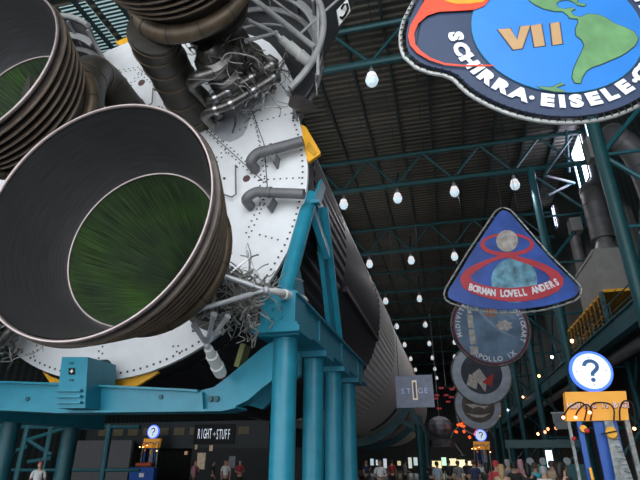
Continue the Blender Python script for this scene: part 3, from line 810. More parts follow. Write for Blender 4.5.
def lacing(root,path,inner,step=1,r=.008,m='blackm'):
    b=MB()
    for i in range(0,len(path),step):
        b.tube([(path[i][0],-.05,path[i][1]),(inner[i][0],-.06,inner[i][1])],r,4)
        b.tube([(path[i][0],.05,path[i][1]),(path[i][0],-.055,path[i][1])],r,4)
    b.build('lacing',m,root)['kind']='stuff'
def hang(root,pts,top):
    for (u,v) in pts: MB().tube([(u,0,v),(u,0,top)],.007,5).build('hanging_cable','blackm',root)
MT['frame']=mat('grey banner frame tube',(.36,.37,.36),.45,.3)
MT['frame2']=mat('dark banner frame tube',(.13,.13,.12),.45,.3)
def resample(pts,step):
    P=[Vector(p) for p in pts]; P.append(P[0]); out=[]; acc=0
    for a,b in zip(P[:-1],P[1:]):
        l=(b-a).length
        while acc<=l: out.append(tuple(a.lerp(b,acc/l if l else 0))); acc+=step
        acc-=l
    return out
banA=math.radians(10)
# --- mission VII
P0=(1.6,6.1,4.3); f=uvf(P0,banA)
b7=thing('mission_banner','large round mission patch banner lettered SCHIRRA and EISELE with a tan VII','banner','mission patch banners hanging over the aisle',P0,banA)
occ,orr=(.41,1.70),1.83
left=[(424,-14),(417,-5),(410,8),(404,20),(400.5,33),(400.5,46),(404,57),(416.5,68),(430,73),(444,75.5),(453,79),(460,86),(467.5,93)]
lu=[f(*p) for p in left]
a_start=math.atan2(lu[-1][1]-occ[1],lu[-1][0]-occ[0])
arc=[(occ[0]+orr*math.cos(a_start+(math.radians(130)+2*PI-PI-0 - 0)*0+ t*( (math.radians(140)-a_start) )/60),occ[1]+orr*math.sin(a_start+t*((math.radians(140)-a_start))/60)) for t in range(1,61)]
top=[(-.75,3.15),(-.62,2.9)]
outline=[tuple(p) for p in lu]+arc+[(-1.15,2.75),(-1.22,2.4)]
sm=[(p.x,p.y) for p in [Vector((q[0],q[1],0)) for q in outline]]
fr_=resample(sm,.105)
frame_parts(b7,resample(sm,.05),.030)
inn=inset(fr_,.075); lacing(b7,fr_,inn,1)
MT['navy']=mat('dark navy print',(.028,.045,.095),.5,0,.15,1.5)
MT['sky']=mat('bright blue print',(.025,.20,.60),.4,0,.1,1)
MT['land']=mat('green land print',(.12,.27,.11),.5,0,.2,4)
MT['flame']=mat('red flame print',(.80,.06,.02),.4,0,.12,3)
MT['orange']=mat('orange flame print',(.9,.30,.02),.4,0,.2,6)
MT['yel2']=mat('yellow flame print',(.95,.65,.05),.4,0,.15,6)
MT['tanp']=mat('tan print',(.46,.28,.13),.5,0,.05)
MT['wprint']=mat('white print',(.8,.82,.85),.5,0,.03)
MT['pink']=mat('red line print',(.75,.07,.13),.5)
pan=MB(); pan.prism([(p[0],.01,p[1]) for p in inset(fr_,.085)],(0,-.045,0)); pan.build('printed_panel','navy',b7,smooth=False)
ic=(.4676,1.555); ir=1.215
flat(b7,'blue_globe_disc',circ(*ic,ir+.012),1,'teal2'); flat(b7,'blue_globe_disc',circ(*ic,ir),2,'sky')
z2=lambda L_: [f(515+x/3.696,y/3.696) for x,y in L_]
SA=z2([(225,80),(240,75),(265,65),(300,68),(330,80),(360,100),(400,115),(430,130),(447,155),(435,180),(405,205),(380,220),(345,235),(310,250),(275,262),(255,275),(240,300),(235,320),(215,318),(205,300),(210,270),(225,235),(240,205),(250,180),(240,160),(220,145),(218,120),(228,95)])
NA=z2([(36,-10),(52,18),(72,32),(100,45),(140,55),(170,55),(190,70),(195,80),(222,83),(232,76),(208,70),(200,55),(215,47),(205,42),(180,47),(155,42),(145,28),(158,16),(185,12),(205,18),(222,30),(226,5),(222,-30),(180,-60),(60,-60)])
AN=z2([(75,332),(130,335),(165,318),(178,323),(145,335),(170,345),(183,352),(140,350),(100,342)])
CU=z2([(215,22),(235,25),(256,30),(250,36),(228,33)])
dk=mat('dark outline print',(.015,.05,.09),.5)
for nm,pl in (('land_shape',SA),('land_shape',NA),('land_shape',AN),('land_shape',CU)):
    flat(b7,'land_outline',inset(pl,-.014),3,dk); flat(b7,nm,pl,4,'land')
z1=lambda L_: [f(395+x/5.104,y/5.104) for x,y in L_]
red=z1([(160,-60),(150,20),(110,90),(75,150),(64,205),(75,250),(110,290),(170,325),(250,350),(330,357),(495,356),(495,350),(340,350),(250,341),(180,315),(130,280),(100,245),(95,190),(115,140),(160,100),(220,80),(300,76),(400,70),(450,50),(480,15),(485,-20),(480,-60)])
flat(b7,'red_flame',red,5,'flame')
org=z1([(225,-60),(235,0),(255,28),(310,42),(380,40),(440,32),(475,10),(482,-20),(478,-60)])
flat(b7,'orange_flame',org,6,'orange')
yl=z1([(270,-60),(280,-10),(310,18),(350,10),(400,25),(440,20),(470,5),(478,-20),(474,-60)])
flat(b7,'yellow_flame',yl,7,'yel2')
zz=lambda L_: [f(400+x/2.6667,y/2.6667) for x,y in L_]
for nm,pl in (('v',[(258,88),(290,85),(309,116),(318,80),(343,77),(322,138),(299,142)]),('i',[(345,78),(372,73),(382,131),(355,135)]),('i',[(397,72),(420,68),(428,126),(403,130)])):
    q=zz(pl); flat(b7,'numeral_outline',inset(q,-.02),3,'navy'); flat(b7,'numeral','%s'%'tanp' and q,4,'tanp')
# arc lettering
def arc_text(root,items,cc,rad,size,bold,sx,layer,m,flip=False,name='lettering'):
    b=MB()
    for ch,a in items:
        u=cc[0]+rad*math.cos(a); v=cc[1]+rad*math.sin(a); rot=(a+PI/2) if not flip else (a-PI/2)
        put_glyph(b,ch,u,v,rot,size,bold,sx,-.04-layer*.006,1.)
    return b.build(name,m,root,smooth=False)
tc_=(.43,1.62)
def angof(x,y): u,v=f(x,y); return math.atan2(v-tc_[1],u-tc_[0]), math.hypot(u-tc_[0],v-tc_[1])
aS,rS=angof(458,39); aA,rA=angof(516.5,100.5); aE,rE=angof(546,107.5); aE2,rE2=angof(625,91.5)
if aS>0: aS-=2*PI
w={'I':.5}
def spread(word,a0,a1):
    ws=[.55 if c=='I' else 1. for c in word]; cum=[0]
    for i in range(1,len(word)): cum.append(cum[-1]+(ws[i-1]+ws[i])/2)
    return [(c,a0+(a1-a0)*k/cum[-1]) for c,k in zip(word,cum)]
rad=(rS+rA+rE+rE2)/4-.03
its=spread('SCHIRRA',aS,aA)+spread('EISELE',aE,aE2)
d1,_=angof(529,105.5); d2,_=angof(635.5,85.5)
step=(aE2-aE)/5.3
its+=spread('CUNNINGHAM',d2+step*.75,d2+step*.75+step*9.2)
arc_text(b7,its,tc_,rad,.27,.018,1.25,3,'wprint')
b=MB()
for a in (d1,d2): 
    q=(tc_[0]+rad*math.cos(a),tc_[1]+rad*math.sin(a)); b.prism([(x,-.055,y) for x,y in circ(q[0],q[1],.035,12)],(0,-.008,0))
b.build_each('lettering_dot','wprint',b7,smooth=False)
hang(b7,[(-.6,3.0),(1.4,3.2)],11.8)
# --- mission VIII triangle
P0=(2.4,17.3,4.55); f=uvf(P0,banA)
b8=thing('mission_banner','blue triangular mission patch banner with a red figure eight, lettered BORMAN LOVELL ANDERS','banner','mission patch banners hanging over the aisle',P0,banA)
z3=lambda L_: [f(440+x/4.267,200+y/4.267) for x,y in L_]
tri=z3([(262,33),(240,45),(225,65),(120,220),(25,375),(16,400),(22,425),(45,440),(110,462),(190,478),(270,484),(360,480),(440,470),(520,450),(580,428),(602,405),(604,375),(590,355),(470,235),(320,62),(300,42),(283,35)])
frr=resample(tri,.16); frame_parts(b8,resample(tri,.08),.032,'frame'); ii=inset(frr,.11); lacing(b8,frr,ii,2,.01)
MT['blue8']=mat('mottled royal blue print',(.04,.10,.40),.45,0,.35,1.2)
pan=MB(); pan.prism([(p[0],.01,p[1]) for p in inset(frr,.12)],(0,-.045,0)); pan.build('printed_panel','blue8',b8,smooth=False)
def pc(cx_,cy_,rx,ry,n=36): return [(cx_+rx*math.cos(2*PI*k/n),cy_+ry*math.sin(2*PI*k/n)) for k in range(n)]
ean=mat('cloudy earth print',(.14,.32,.42),.5,0,.7,3.)
flat(b8,'earth_disc',z3(pc(315,345,98,95)),1,ean)
red8=mat('dull red band print',(.55,.05,.07),.5,0,.12,2)
def ringpoly(root,outer,inner,layer,m,name):
    b=MB(); y=-.04-layer*.006; n=len(outer); O=[(p[0],y,p[1]) for p in outer]; I=[(p[0],y,p[1]) for p in inner]
    fs=[(i,(i+1)%n,n+(i+1)%n,n+i) for i in range(n)]; b.add(O+I,fs); fs2=[tuple(2*n+k for k in fc)[::-1] for fc in fs]
    b.add([(p[0],p[1]-.006,p[2]) for p in O]+[(p[0],p[1]-.006,p[2]) for p in I],fs)
    for q,off in ((O,0),(I,0)):
        b.add(q+[(p[0],p[1]-.006,p[2]) for p in q],[(i,(i+1)%n,n+(i+1)%n,n+i) for i in range(n)])
    return b.build(name,m,root,smooth=False)
up=ringpoly(b8,z3(pc(285,193,115,50)),z3(pc(285,190,97,36)),2,red8,'red_upper_loop')
o_=z3([(285,232),(340,245),(400,260),(455,282),(500,308),(525,338),(522,365),(500,392),(460,412),(420,425),(360,434),(300,437),(240,430),(180,415),(135,400),(100,380),(85,350),(88,325),(110,298),(150,276),(190,260),(240,243)])
i_=z3([(285,248),(330,262),(375,277),(420,296),(448,312),(466,330),(464,345),(450,354),(430,360),(410,364),(365,372),(300,378),(250,376),(200,370),(165,360),(140,350),(130,338),(132,325),(150,308),(180,290),(210,272),(250,256)])
ringpoly(b8,o_,i_,3,red8,'red_lower_loop')
flat(b8,'moon_disc',z3(pc(284,178,46,46)),5,mat('cratered moon print',(.48,.44,.40),.6,0,.35,5.))
b=MB(); txt='BORMAN LOVELL ANDERS'; q0,q1,q2=Vector((130,376)),Vector((310,440)),Vector((494,354))
for i,ch in enumerate(txt):
    if ch==' ': continue
    t=i/(len(txt)-1); p=q0*(1-t)**2+q1*2*t*(1-t)+q2*t*t; tg=(q1-q0)*(1-t)+(q2-q1)*t
    u,v=z3([tuple(p)])[0]; put_glyph(b,ch,u,v,math.atan2(-tg.y,tg.x)*.9,.29,.014,.80,-.07,1.15)
b.build('lettering','wprint',b8,smooth=False)
hang(b8,[f(502,209)],11.7)
# --- round patches further back
def round_banner(P0,r,label,border,field,n=56,frame='frame2'):
    P0=(P0[0],P0[1],P0[2]); b=thing('mission_banner',label,'banner','mission patch banners hanging over the aisle',P0,banA)
    MB().tube([(x,0,z) for x,z in circ(0,r,r,n)],.05,8,closed=True).build('tube_frame',frame,b)
    lacing(b,circ(0,r,r,n),circ(0,r,r-.1,n),2,.012)
    pan=MB(); pan.prism([(x,.01,z) for x,z in circ(0,r,r-.07,n)],(0,-.045,0)); pan.build('printed_border',border,b,smooth=False)
    flat(b,'printed_field',circ(0,r,r-.17,n),1,field)
    hang(b,[(-.8,2*r-.15),(.8,2*r-.15)],16.2-P0[2])
    return b
mar=mat('maroon border print',(.17,.02,.05),.5)
fld=mat('streaky slate blue print',(.15,.25,.38),.5,0,.45,.9)
P9=(2.62,28.5,4.6); r9=2.12
b9=round_banner(P9,r9,'round slate blue mission patch banner with maroon border, half hidden under the triangular one',mar,fld)
def ang_items(word,amid,stepdeg,cw):
    n=len(word); return [(c,math.radians(amid+(i-(n-1)/2)*stepdeg*(1 if cw else -1))) for i,c in enumerate(word) if c!=' ']
arc_text(b9,ang_items('APOLLO IX',270,8.5,True),(0,r9),r9-.36,.36,.012,1.,3,'wprint')
arc_text(b9,ang_items('SCHWEICKART',15,8.,False),(0,r9),r9-.36,.34,.012,1.,3,'wprint',True)
arc_text(b9,ang_items('McDIVITT',165,8.,False),(0,r9),r9-.36,.34,.012,1.,3,'wprint',True)
mt_=mat('pale craft print',(.55,.53,.50),.5,0,.3,5)
b=MB()
for k,(z,h,w_) in enumerate(((.62,.5,.42),(1.2,.9,.30),(2.1,.8,.30),(2.9,.6,.2),(3.45,.4,.1))): b.box((-1.05-w_/2,-.07,z),(-1.05+w_/2,-.06,z+h*.9))
b.build('rocket_motif',mt_,b9,smooth=False)
flat(b9,'orange_craft_motif',[(.1+.32*math.cos(a)*(1+.25*(k%2)),2.95+.25*math.sin(a)*(1+.3*(k%2))) for k,a in [(k,2*PI*k/12) for k in range(12)]],3,mat('dull orange craft print',(.5,.24,.16),.5,0,.4,4))
flat(b9,'white_craft_motif',[(.75+.36*math.cos(a)*(1+.3*(k%2)),2.2+.25*math.sin(a)*(1+.3*(k%2))) for k,a in [(k,2*PI*k/14) for k in range(14)]],3,mt_)
wv=mat('pale blue swirl print',(.26,.37,.5),.5,0,.2,2)
for q in ([(-.9,3.5),(-.3,2.6),(.3,1.95),(.9,1.6),(1.3,1.5),(.9,1.75),(.4,2.1),(-.2,2.75),(-.7,3.6)],[(.2,3.9),(.6,3.2),(1.1,2.7),(1.6,2.4),(1.15,2.85),(.75,3.35),(.4,3.9)]): flat(b9,'swirl',q,2,wv)
gb=mat('grey blue border print',(.42,.50,.58),.6,0,.2,1.5); dkf=mat('dark space print',(.05,.06,.09),.5,0,.5,1)
P10=(2.55,39.7,3.7); b10=round_banner(P10,2.2,'round grey-bordered mission patch banner hanging below the maroon-edged one',gb,gb)
flat(b10,'printed_picture',circ(0,2.25,1.5),2,dkf)
flat(b10,'red_motif',[(-.05,1.6),(.6,1.3),(.9,2.2),(.5,2.0)],4,mat('red print',(.5,.05,.04),.5)); flat(b10,'white_motif',[(-.7,2.2),(.1,.9),(.35,1.8),(-.1,2.6)],3,mt_)
flat(b10,'white_motif',[(-1.2,1.4),(-.5,1.1),(-.3,1.9),(-.9,2.2)],3,mt_)
P11=(2.6,50.9,2.55); b11=round_banner(P11,2.15,'dull round mission patch banner just above the orange glowing exhibit',gb,gb)
flat(b11,'printed_picture',circ(0,2.15,1.5),2,mat('brown moonscape print',(.12,.11,.10),.5,0,.5,1.2))
flat(b11,'wing_motif',[(-1.2,2.3),(-.5,1.9),(0,2.05),(.6,1.85),(1.3,2.4),(.5,2.25),(0,2.5),(-.4,2.3)],3,mt_)
flat(b11,'wing_motif',[(-1.2,1.5),(-.4,1.1),(.3,1.1),(1.2,1.5),(.4,1.35),(-.4,1.35)],3,mt_)
P12=(2.7,62.1,2.6); b12=round_banner(P12,2.1,'farthest round mission patch banner, mostly hidden behind the others',gb,dkf)
# ================================================================ STAGE SCREEN
sc=thing('stage_screen','grey hanging screen reading STAGE with a glowing 1, beside the far teal column','screen')
q=[at(395,376,30),at(432,376,30),at(433,407,30),at(396,408,30)]
x0,x1,z0,z1=q[0].x,q[1].x,q[2].z,q[0].z
MB().box((x0,30,z0),(x1,30.08,z1)).build('panel',mat('dim blue grey screen',(.10,.12,.17),.35,0,.3,2,0,(.25,.28,.42),.13),sc,smooth=False)
b=MB(); b.tube([(x0+.2,30.04,z1),(x0+.2,30.04,16.2)],.015,5); b.tube([(x1-.2,30.04,z1),(x1-.2,30.04,16.2)],.015,5); b.build('hanging_cable','blackm',sc)
b=MB(); put_line(b,'STAGE',(x0+x1)/2,(z0+z1)/2,.42,.0,1.,29.99,.33); b.build('lettering',mat('pale blue lettering',(.3,.38,.55),.4,0,.1,3,0,(.4,.5,.8),.22),sc,smooth=False)
b=MB(); put_glyph(b,'1',(x0+x1)/2+.02,(z0+z1)/2,0,1.5,.03,1.3,29.985); b.build('numeral_glow',mat('glowing amber outline',(.5,.45,.35),.4,0,.1,3,0,(.8,.7,.5),.35),sc,smooth=False)
b=MB(); put_glyph(b,'1',(x0+x1)/2+.02,(z0+z1)/2,0,1.3,.0,1.2,29.975); b.build('numeral',mat('numeral blue',(.12,.14,.19),.4),sc,smooth=False)
# ================================================================ INFO KIOSKS
MT['disc']=mat('lit white disc',(.8,.85,.9),.4,0,.03,2,0,(.75,.9,1),.45)
MT['rimb']=mat('glowing blue rim',(.05,.15,.8),.4,0,.03,2,0,(.06,.15,1),1.1)
MT['qm']=mat('dark blue question mark',(.02,.10,.28),.5)
MT['okio']=mat('orange header board',(.80,.36,.03),.5,0,.05,2,0,(.9,.4,.05),.15)
MT['kblue']=mat('kiosk blue panel',(.012,.09,.40),.45,0,.1,1)
MT['kblue2']=mat('kiosk light blue arc',(.04,.20,.60),.45,0,.1,1)
MT['kwhite']=mat('pale printed panel',(.22,.24,.24),.5,0,.5,9)
KY=12.5
def make_kiosk():
    t=thing('information_kiosk','x','kiosk')
    def pq(x,y): p=at(x,y,KY); return (p.x-3.1,p.z-FL)
    # disc
    a=pq(570,371);b_=pq(613,371);c=((a[0]+b_[0])/2,pq(591,371)[1]); r=(b_[0]-a[0])/2*.96
    o=MB(); o.lathe([(r+.02,.0),(r+.03,.04),(r+.02,.1),(r-.035,.1),(r-.035,-.01),(r,-.02)],c=(c[0],0,c[1]),seg=48,close=True); o.build('disc_rim','rimb',t)
    MB().lathe([(0,.0),(r-.035,.0),(r-.035,.08),(0,.08)],c=(c[0],0,c[1]),seg=48).build('lit_disc','disc',t)
    g=MB(); 
    qp=[(c[0]+r*.30*math.cos(a_)*1.05,c[1]+r*.24+r*.28*math.sin(a_)) for a_ in [math.radians(175-d_) for d_ in range(0,236,12)]]+[(c[0]+r*.02,c[1]-r*.13),(c[0],c[1]-r*.26)]
    ql=[];qr=[]
    for i_ in range(len(qp)):
        a_=Vector(qp[max(i_-1,0)]);b_q=Vector(qp[min(i_+1,len(qp)-1)]); d_=(b_q-a_).normalized()*r*.095; ql.append((qp[i_][0]-d_.y,-.02,qp[i_][1]+d_.x)); qr.append((qp[i_][0]+d_.y,-.02,qp[i_][1]-d_.x))
    nq=len(ql); g.add(ql+qr,[(i_,i_+1,nq+i_+1,nq+i_) for i_ in range(nq-1)])
    g.lathe([(0,-.022),(r*.11,-.02),(r*.11,0)],c=(c[0],0,c[1]-r*.46),seg=16); g.build('question_mark','qm',t,smooth=False)
    g=MB()
    for k in range(4): g.lathe([(0,-.012),(.018,-.01),(.018,0)],c=(c[0]+r*.72*math.cos(k*PI/2),0,c[1]+r*.72*math.sin(k*PI/2)),seg=8)
    g.build_each('disc_bolt','lamph',t)
    h0=pq(565,392);h1=pq(626,391);h2=pq(629,420);h3=pq(567,421)
    MB().tube([(c[0],.04,h1[1]-.02),(c[0],.04,c[1]-r+.02)],.03,8).build('disc_post','blackm',t)
    o=MB(); o.prism([(p[0],0,p[1]) for p in (h0,h1,h2,h3)],(0,.25,0)); o.build('header_board','okio',t,smooth=False)
    g=MB(); put_line(g,'HOW BIG IS BIG?',(h0[0]+h1[0])/2,(h0[1]+h2[1])/2,.155,.004,.8,-.012,.084); g.build('header_lettering',mat('pale header lettering',(.85,.75,.75),.5),t,smooth=False)
    g=MB(); put_line(g,'HOW BIG IS BIG?',(h0[0]+h1[0])/2,(h0[1]+h2[1])/2-.012,.16,.010,.85,-.005,.084); g.build('header_lettering_shadow',mat('dark red shadow lettering',(.35,.03,.03),.5),t,smooth=False)
    bl0=pq(594,421)[0];bl1=pq(618,421)[0]
    o=MB(); o.box((bl0,.1,0),(bl1,.2,h2[1])); o.build('back_panel','kblue',t,smooth=False)
    n=14; arc_=[(bl0+.30*math.sin(k*PI/n*.5)*1.0, 1.75-0*k) for k in range(1)]
    o=MB(); pts=[(bl1-.02,.02)]+[(bl1-.02-.33*math.sin(PI/2*k/n),.02+1.45*(k/n)**.6 if k<n else 1.47) for k in range(n+1)]
    pts=[(bl0+.12,0.02),(bl1-.02,.02),(bl1-.02,1.35),(bl0+.33,1.55),(bl0+.22,1.5),(bl0+.16,1.35),(bl0+.12,1.1)]
    o.prism([(x,.095,z) for x,z in pts],(0,-.015,0)); o.build('light_arc','kblue2',t,smooth=False)
    m=[pq(604,421),pq(612,421),pq(634,490),pq(615,490)]
    k0,k1=m[0],m[1]; k2,k3=(m[2][0],.3),(m[3][0],.3)
    o=MB(); o.prism([(k0[0],-.02,k0[1]),(k1[0],-.02,k1[1]),(k2[0]+.1,-.25,k2[1]),(k3[0]-.02,-.25,k3[1])],(0,.05,0)); o.build('map_panel','kwhite',t,smooth=False)
    g=MB()
    for k in range(12):
        z=h2[1]-.15-.12*k; xx=(k0[0]+k1[0])/2+.012*k; g.bar((xx-.05,-.09-.02*k,z),(xx+.05+.02*(k%3),-.09-.02*k,z-.03*(k%2)),.012,.012)
    g.build('map_marks','blackm',t,smooth=False)
    for px_,w_,m_,n_ in ((632,.09,'kwhite','white_post'),(572.5,.06,'kwhite','slim_post'),(583,.10,'kblue','blue_post')):
        x=pq(px_,440)[0]; MB().box((x-w_/2,.02,0),(x+w_/2,.02+w_,h2[1]+(.12 if px_>600 else 0))).build(n_,m_,t,smooth=False)
    x=pq(590,460)[0]; MB().tube([(x,-.1,0),(x-.05,-.1,1.62)],.03,8).build('orange_pole','okio',t)
    for (px_,py_),r_,m_ in (((573,439),.045,'red'),((586,431),.055,'red')):
        p=pq(px_,py_); MB().sphere((p[0],-.1,p[1]),r_,12,8).build('red_knob',m_,t)
    p=pq(610,433); o=MB(); o.lathe([(0,-.03),(.10,-.03),(.12,0),(0,.03)],c=(p[0],-.12,p[1]),seg=20); o.build('yellow_wheel','yellow',t)
    MB().bar((p[0]-.22,-.17,p[1]-.03),(p[0]+.1,-.17,p[1]+.03),.02,.03).build('pointer','blackm',t,smooth=False)
    p=pq(583,429); MB().lathe([(0,-.03),(.07,-.03),(.08,0),(0,.03)],c=(p[0],-.05,p[1]),seg=16).build('yellow_wheel','yellow',t)
    # curved black lamp arms
    for pts,tp in (([(583,421),(585,408),(578,403),(568,408),(562,417)],(562,418)),([(589,421),(590,410),(584,405),(577,411),(574,417)],(574,418)),([(612,421),(612,410),(606,404),(592,404),(588,412)],(586,413)),([(618,421),(618,410),(622,402),(630,404),(633,420),(632,428)],(628,424))):
        P=smoothpath([(pq(x,y)[0],-.14,pq(x,y)[1]) for x,y in pts],5); MB().tube(P,.016,6).build('lamp_arm','blackm',t)
        p=P[-1]; MB().sphere((p[0],p[1],p[2]-.02),.032,10,8).build('lamp_bulb','bulb',t)
    return t
K=make_kiosk(); K.location=(3.1,KY,FL)
K['label']='large information kiosk at the right edge with a lit question mark disc and orange header'
K2=copy_tree(K); K2.location=(1.0,44,FL); K2['label']='distant information kiosk with a pale question mark disc above the crowd'
p=at(479,443,44); K2.location.x=p.x+ .15
K3=copy_tree(K); p=at(152,434,30); K3.location=(p.x-.1,30.,FL-.95+.0); K3['label']='information kiosk with blue-rimmed disc seen below the yoke at the lower left'
p=at(152,434,33); K3.location=(p.x,33.,FL)
MB().box((-1.0,-.5,0),(.8,-.1,1.35)).build('base_cabinet','kblue',K3,smooth=False)
MB().tube([(-.7,-.3,1.5),(.5,-.3,1.5)],[.12,.16],12).build('red_canopy',mat('orange red canopy',(.45,.09,.04),.5),K3)
MB().box((-.25,-.53,.75),(.1,-.5,1.0)).build('white_notice','white',K3,smooth=False)
# scale of K3's disc is fixed by distance: keep it on the floor
# ================================================================ STRINGS OF BULBS
def make_bulb(m):
    t=thing('string_light','x','light bulb')
    MB().tube([(0,0,.16),(0,0,.05)],.035,8).build('socket','blackm',t)
    MB().sphere((0,0,0),.08,12,8,(1,1,1.2)).build('bulb',m,t)
    return t
MT['blackm'].node_tree.nodes['Principled BSDF'].inputs['Specular IOR Level'].default_value=.2
bo=make_bulb('bulb'); br_=make_bulb('bulbr'); bw=make_bulb('bulbw'); used=set()
lst=[((599,306),8.0,bo,'below the grey air handling box'),((572,341),6.35,bo,'on the walkway edge right of the triangular banner'),((552,357),6.35,bw,'small and white on the walkway edge, second from the right'),((539,376),6.3,bo,'on the walkway edge, third along from the right'),((523,397),6.3,bo,'on the walkway edge, above the crowd, middle of the string'),((508,410),6.3,bw,'on the walkway edge, the large white one among orange ones'),((500,416),6.3,bo,'on the walkway edge just left of the white bulb'),((494,422),6.3,bo,'at the far left end of the walkway string')]
low=[((556,428),br_,'red bulb hanging left of the large kiosk'),((548,429),br_,'small red bulb next left from the kiosk'),((545,432),br_,'smallest red bulb of the low string'),((538,434),bo,'orange bulb at the left end of the low string')]
for (q,X,src,d) in lst:
    t=src if src not in used else copy_tree(src); used.add(src)
    t.location=atx(*q,X); t['group']='string bulbs along the walkway'
    t['label']='%s glowing string bulb %s'%('white' if src is bw else 'orange',d)
for (q,src,d) in low:
    t=src if src not in used else copy_tree(src); used.add(src)
    t.location=atx(*q,6.0); t['group']='low string bulbs'; t['label']='glowing '+d
b=MB(); P=[atx(x,y,6.0)+Vector((0,0,.16)) for x,y in [(580,420),(556,428),(548,429),(538,434)]]; P=[P[0]+Vector((0,0,.3))]+P
tag(MB().tube(P,.012,5).build('light_cable','blackm'),'thin black cable carrying the low red bulbs beside the kiosk','cable')
tag(MB().tube([atx(572,341,6.38)+Vector((0,-8,.2)),atx(494,421,6.38)+Vector((0,0,.16))],.012,5).build('light_cable','blackm'),'thin black cable carrying the bulbs along the walkway edge','cable')
# ================================================================ LEFT BACKGROUND / SHOP
MT['gwall']=mat('plain grey partition',(.13,.13,.135),.7)
tag(MB().box((at(76,450,34).x,34,FL),(at(131,450,34).x,34.3,1.35)).build('partition_wall','gwall',smooth=False),'plain grey partition seen under the yoke left of the blue kiosk','partition')
mzl=thing('gallery_front','dark gallery with narrow openings above the shop at the lower left','gallery')
MB().box((-26.9,35,.8),(-12.3,40,2.6)).build('parapet',mat('dark gallery front',(.02,.03,.032),.6),mzl,smooth=False)
b=MB()
for i in range(10): b.box((-25.8+1.25*i,34.93,1.7),(-25.0+1.25*i,34.99,2.2))
b.build_each('opening_panel',mat('dim ochre panel',(.14,.11,.06),.6),mzl,smooth=False)
shop=thing('gift_shop','dark shop front with white RIGHT STUFF lettering below the yoke beam','shop')
MB().box((-18,35.0,FL),(-9.6,35.2,.8)).build('shop_wall',mat('very dark shop wall',(.012,.016,.018),.7),shop,smooth=False)
p0=at(199,434,34.5);p1=at(226,434,34.5)
b=MB(); txt='IGHT'; put_line(b,'RIGHT',p0.x+.25,p0.z,.95,.0,.32,34.88,.22,1.0)
put_line(b,'STUFF',p1.x-.38,p0.z-.05,.95,.0,.32,34.88,.22,1.0)
b.build('shop_lettering',mat('white shop lettering',(.8,.85,.9),.5,0,.02,2,0,(.75,.85,1),.45),shop,smooth=False)
b=MB(); c0=((p0.x+p1.x)/2-.02,p0.z); b.prism([(c0[0]+(.16 if k%2==0 else .06)*math.sin(k*PI/4),34.85,c0[1]+(.16 if k%2==0 else .06)*math.cos(k*PI/4)) for k in range(8)],(0,.04,0)); b.build('shop_star','white',shop,smooth=False)
b=MB(); b.box((p0.x-.6,34.9,p0.z-.65),(p1.x+.5,34.96,p0.z+.65)); b.build('sign_board','blackm',shop,smooth=False)
posters=[((201,461),(8,14),(.35,.28,.2)),((211,448),(3,5),(.45,.3,.18)),((226,470),(5,16),(.16,.08,.06)),((186,453),(3,3),(.5,.3,.15)),((196,447),(2,4),(.4,.3,.2)),((232,462),(6,10),(.10,.10,.12))]
for i,(q,(w_,h_),c) in enumerate(posters):
    p=at(*q,34.95); s=.075
    tag(MB().box((p.x-w_*s/2,34.93,p.z-h_*s/2),(p.x+w_*s/2,35.0,p.z+h_*s/2)).build('shop_poster',mat('poster %d'%i,c,.6,0,.4,4,0,c,.25),smooth=False),['tall tan poster','small orange poster','dark maroon tall poster','tiny orange poster','tiny cream poster','grey blue poster'][i]+' on the dark shop front at the lower left','poster')
# far end glowing shop windows
fs_=thing('far_shop','low bright yellow lit shop counter at the far end of the aisle','shop')
MB().box((-8,88,FL),(7,88.3,4.5)).build('shop_wall',mat('dark far wall',(.02,.022,.025),.7),fs_,smooth=False)
for i,(x,w_,c) in enumerate([(436,9,(1,.85,.45)),(444,4,(.6,1,.7)),(453,6,(1,.85,.5)),(461,7,(1,.95,.6)),(470,5,(1,.8,.5)),(416,4,(.8,1,1)),(385,3,(.8,.9,1)),(377,2,(.8,1,1)),(399,3,(1,.9,.5)),(410,3,(.9,1,.9)),(372,3,(.7,.9,1))]):
    p=at(x,462,87.9); s=87.9/498
    MB().box((p.x-w_*s/2,87.85,p.z-.5-.4*(i%3==0)),(p.x+w_*s/2,87.95,p.z+.15+.17*((i*7)%4))).build('lit_window',mat('lit shop window %d'%i,c,.5,0,.3,1.5,0,c,.8 if i<5 else .4),fs_,smooth=False)
# glowing orange exhibit
ex=thing('lit_exhibit','glowing orange and red exhibit hanging below the farthest patches','exhibit')
p=at(471,425,58); random.seed(3)
b=MB()
for k in range(22):
    a=p+Vector((random.uniform(-1.5,1.3),random.uniform(-.4,.4),random.uniform(-1.1,.5))); d=Vector((random.uniform(-.5,.5),random.uniform(-.2,.2),random.uniform(-.3,.6))); b.bar(a,a+d,.16,.22)
b.build_each('lit_panel',mat('glowing orange red panels',(.7,.12,.03),.5,0,.5,2,0,(1,.12,.02),.9),ex,smooth=False)
b=MB(); 
for s in (-1,1): b.tube([p+Vector((s*1.0,0,0)),p+Vector((s*1.9,0,-.6)),p+Vector((s*2.2,0,-1.3))],.06,6)
b.build_each('leg','dsteel',ex)
b=MB(); b.tube([p,(p.x,p.y,16)],.03,5); b.build('hanging_cable','lamph',ex)
rx=thing('red_light_cluster','cluster of dim red lights high beside the far end of the rocket','lights')
b=MB(); random.seed(9)
for k in range(9):
    q=at(random.uniform(436,458),random.uniform(385,412),70); b.box(q-Vector((.3,.1,.12)),q+Vector((.3,.1,.12)))
b.build_each('red_light',mat('dim red glow',(.4,.03,.04),.5,0,.3,2,0,(1,.05,.08),.05),rx,smooth=False)
q=at(447,400,70); MB().bar(q+Vector((-2,.2,1.6)),q+Vector((2,.2,1.6)),.2,.2).build('mounting_bar','blackm',rx,smooth=False)
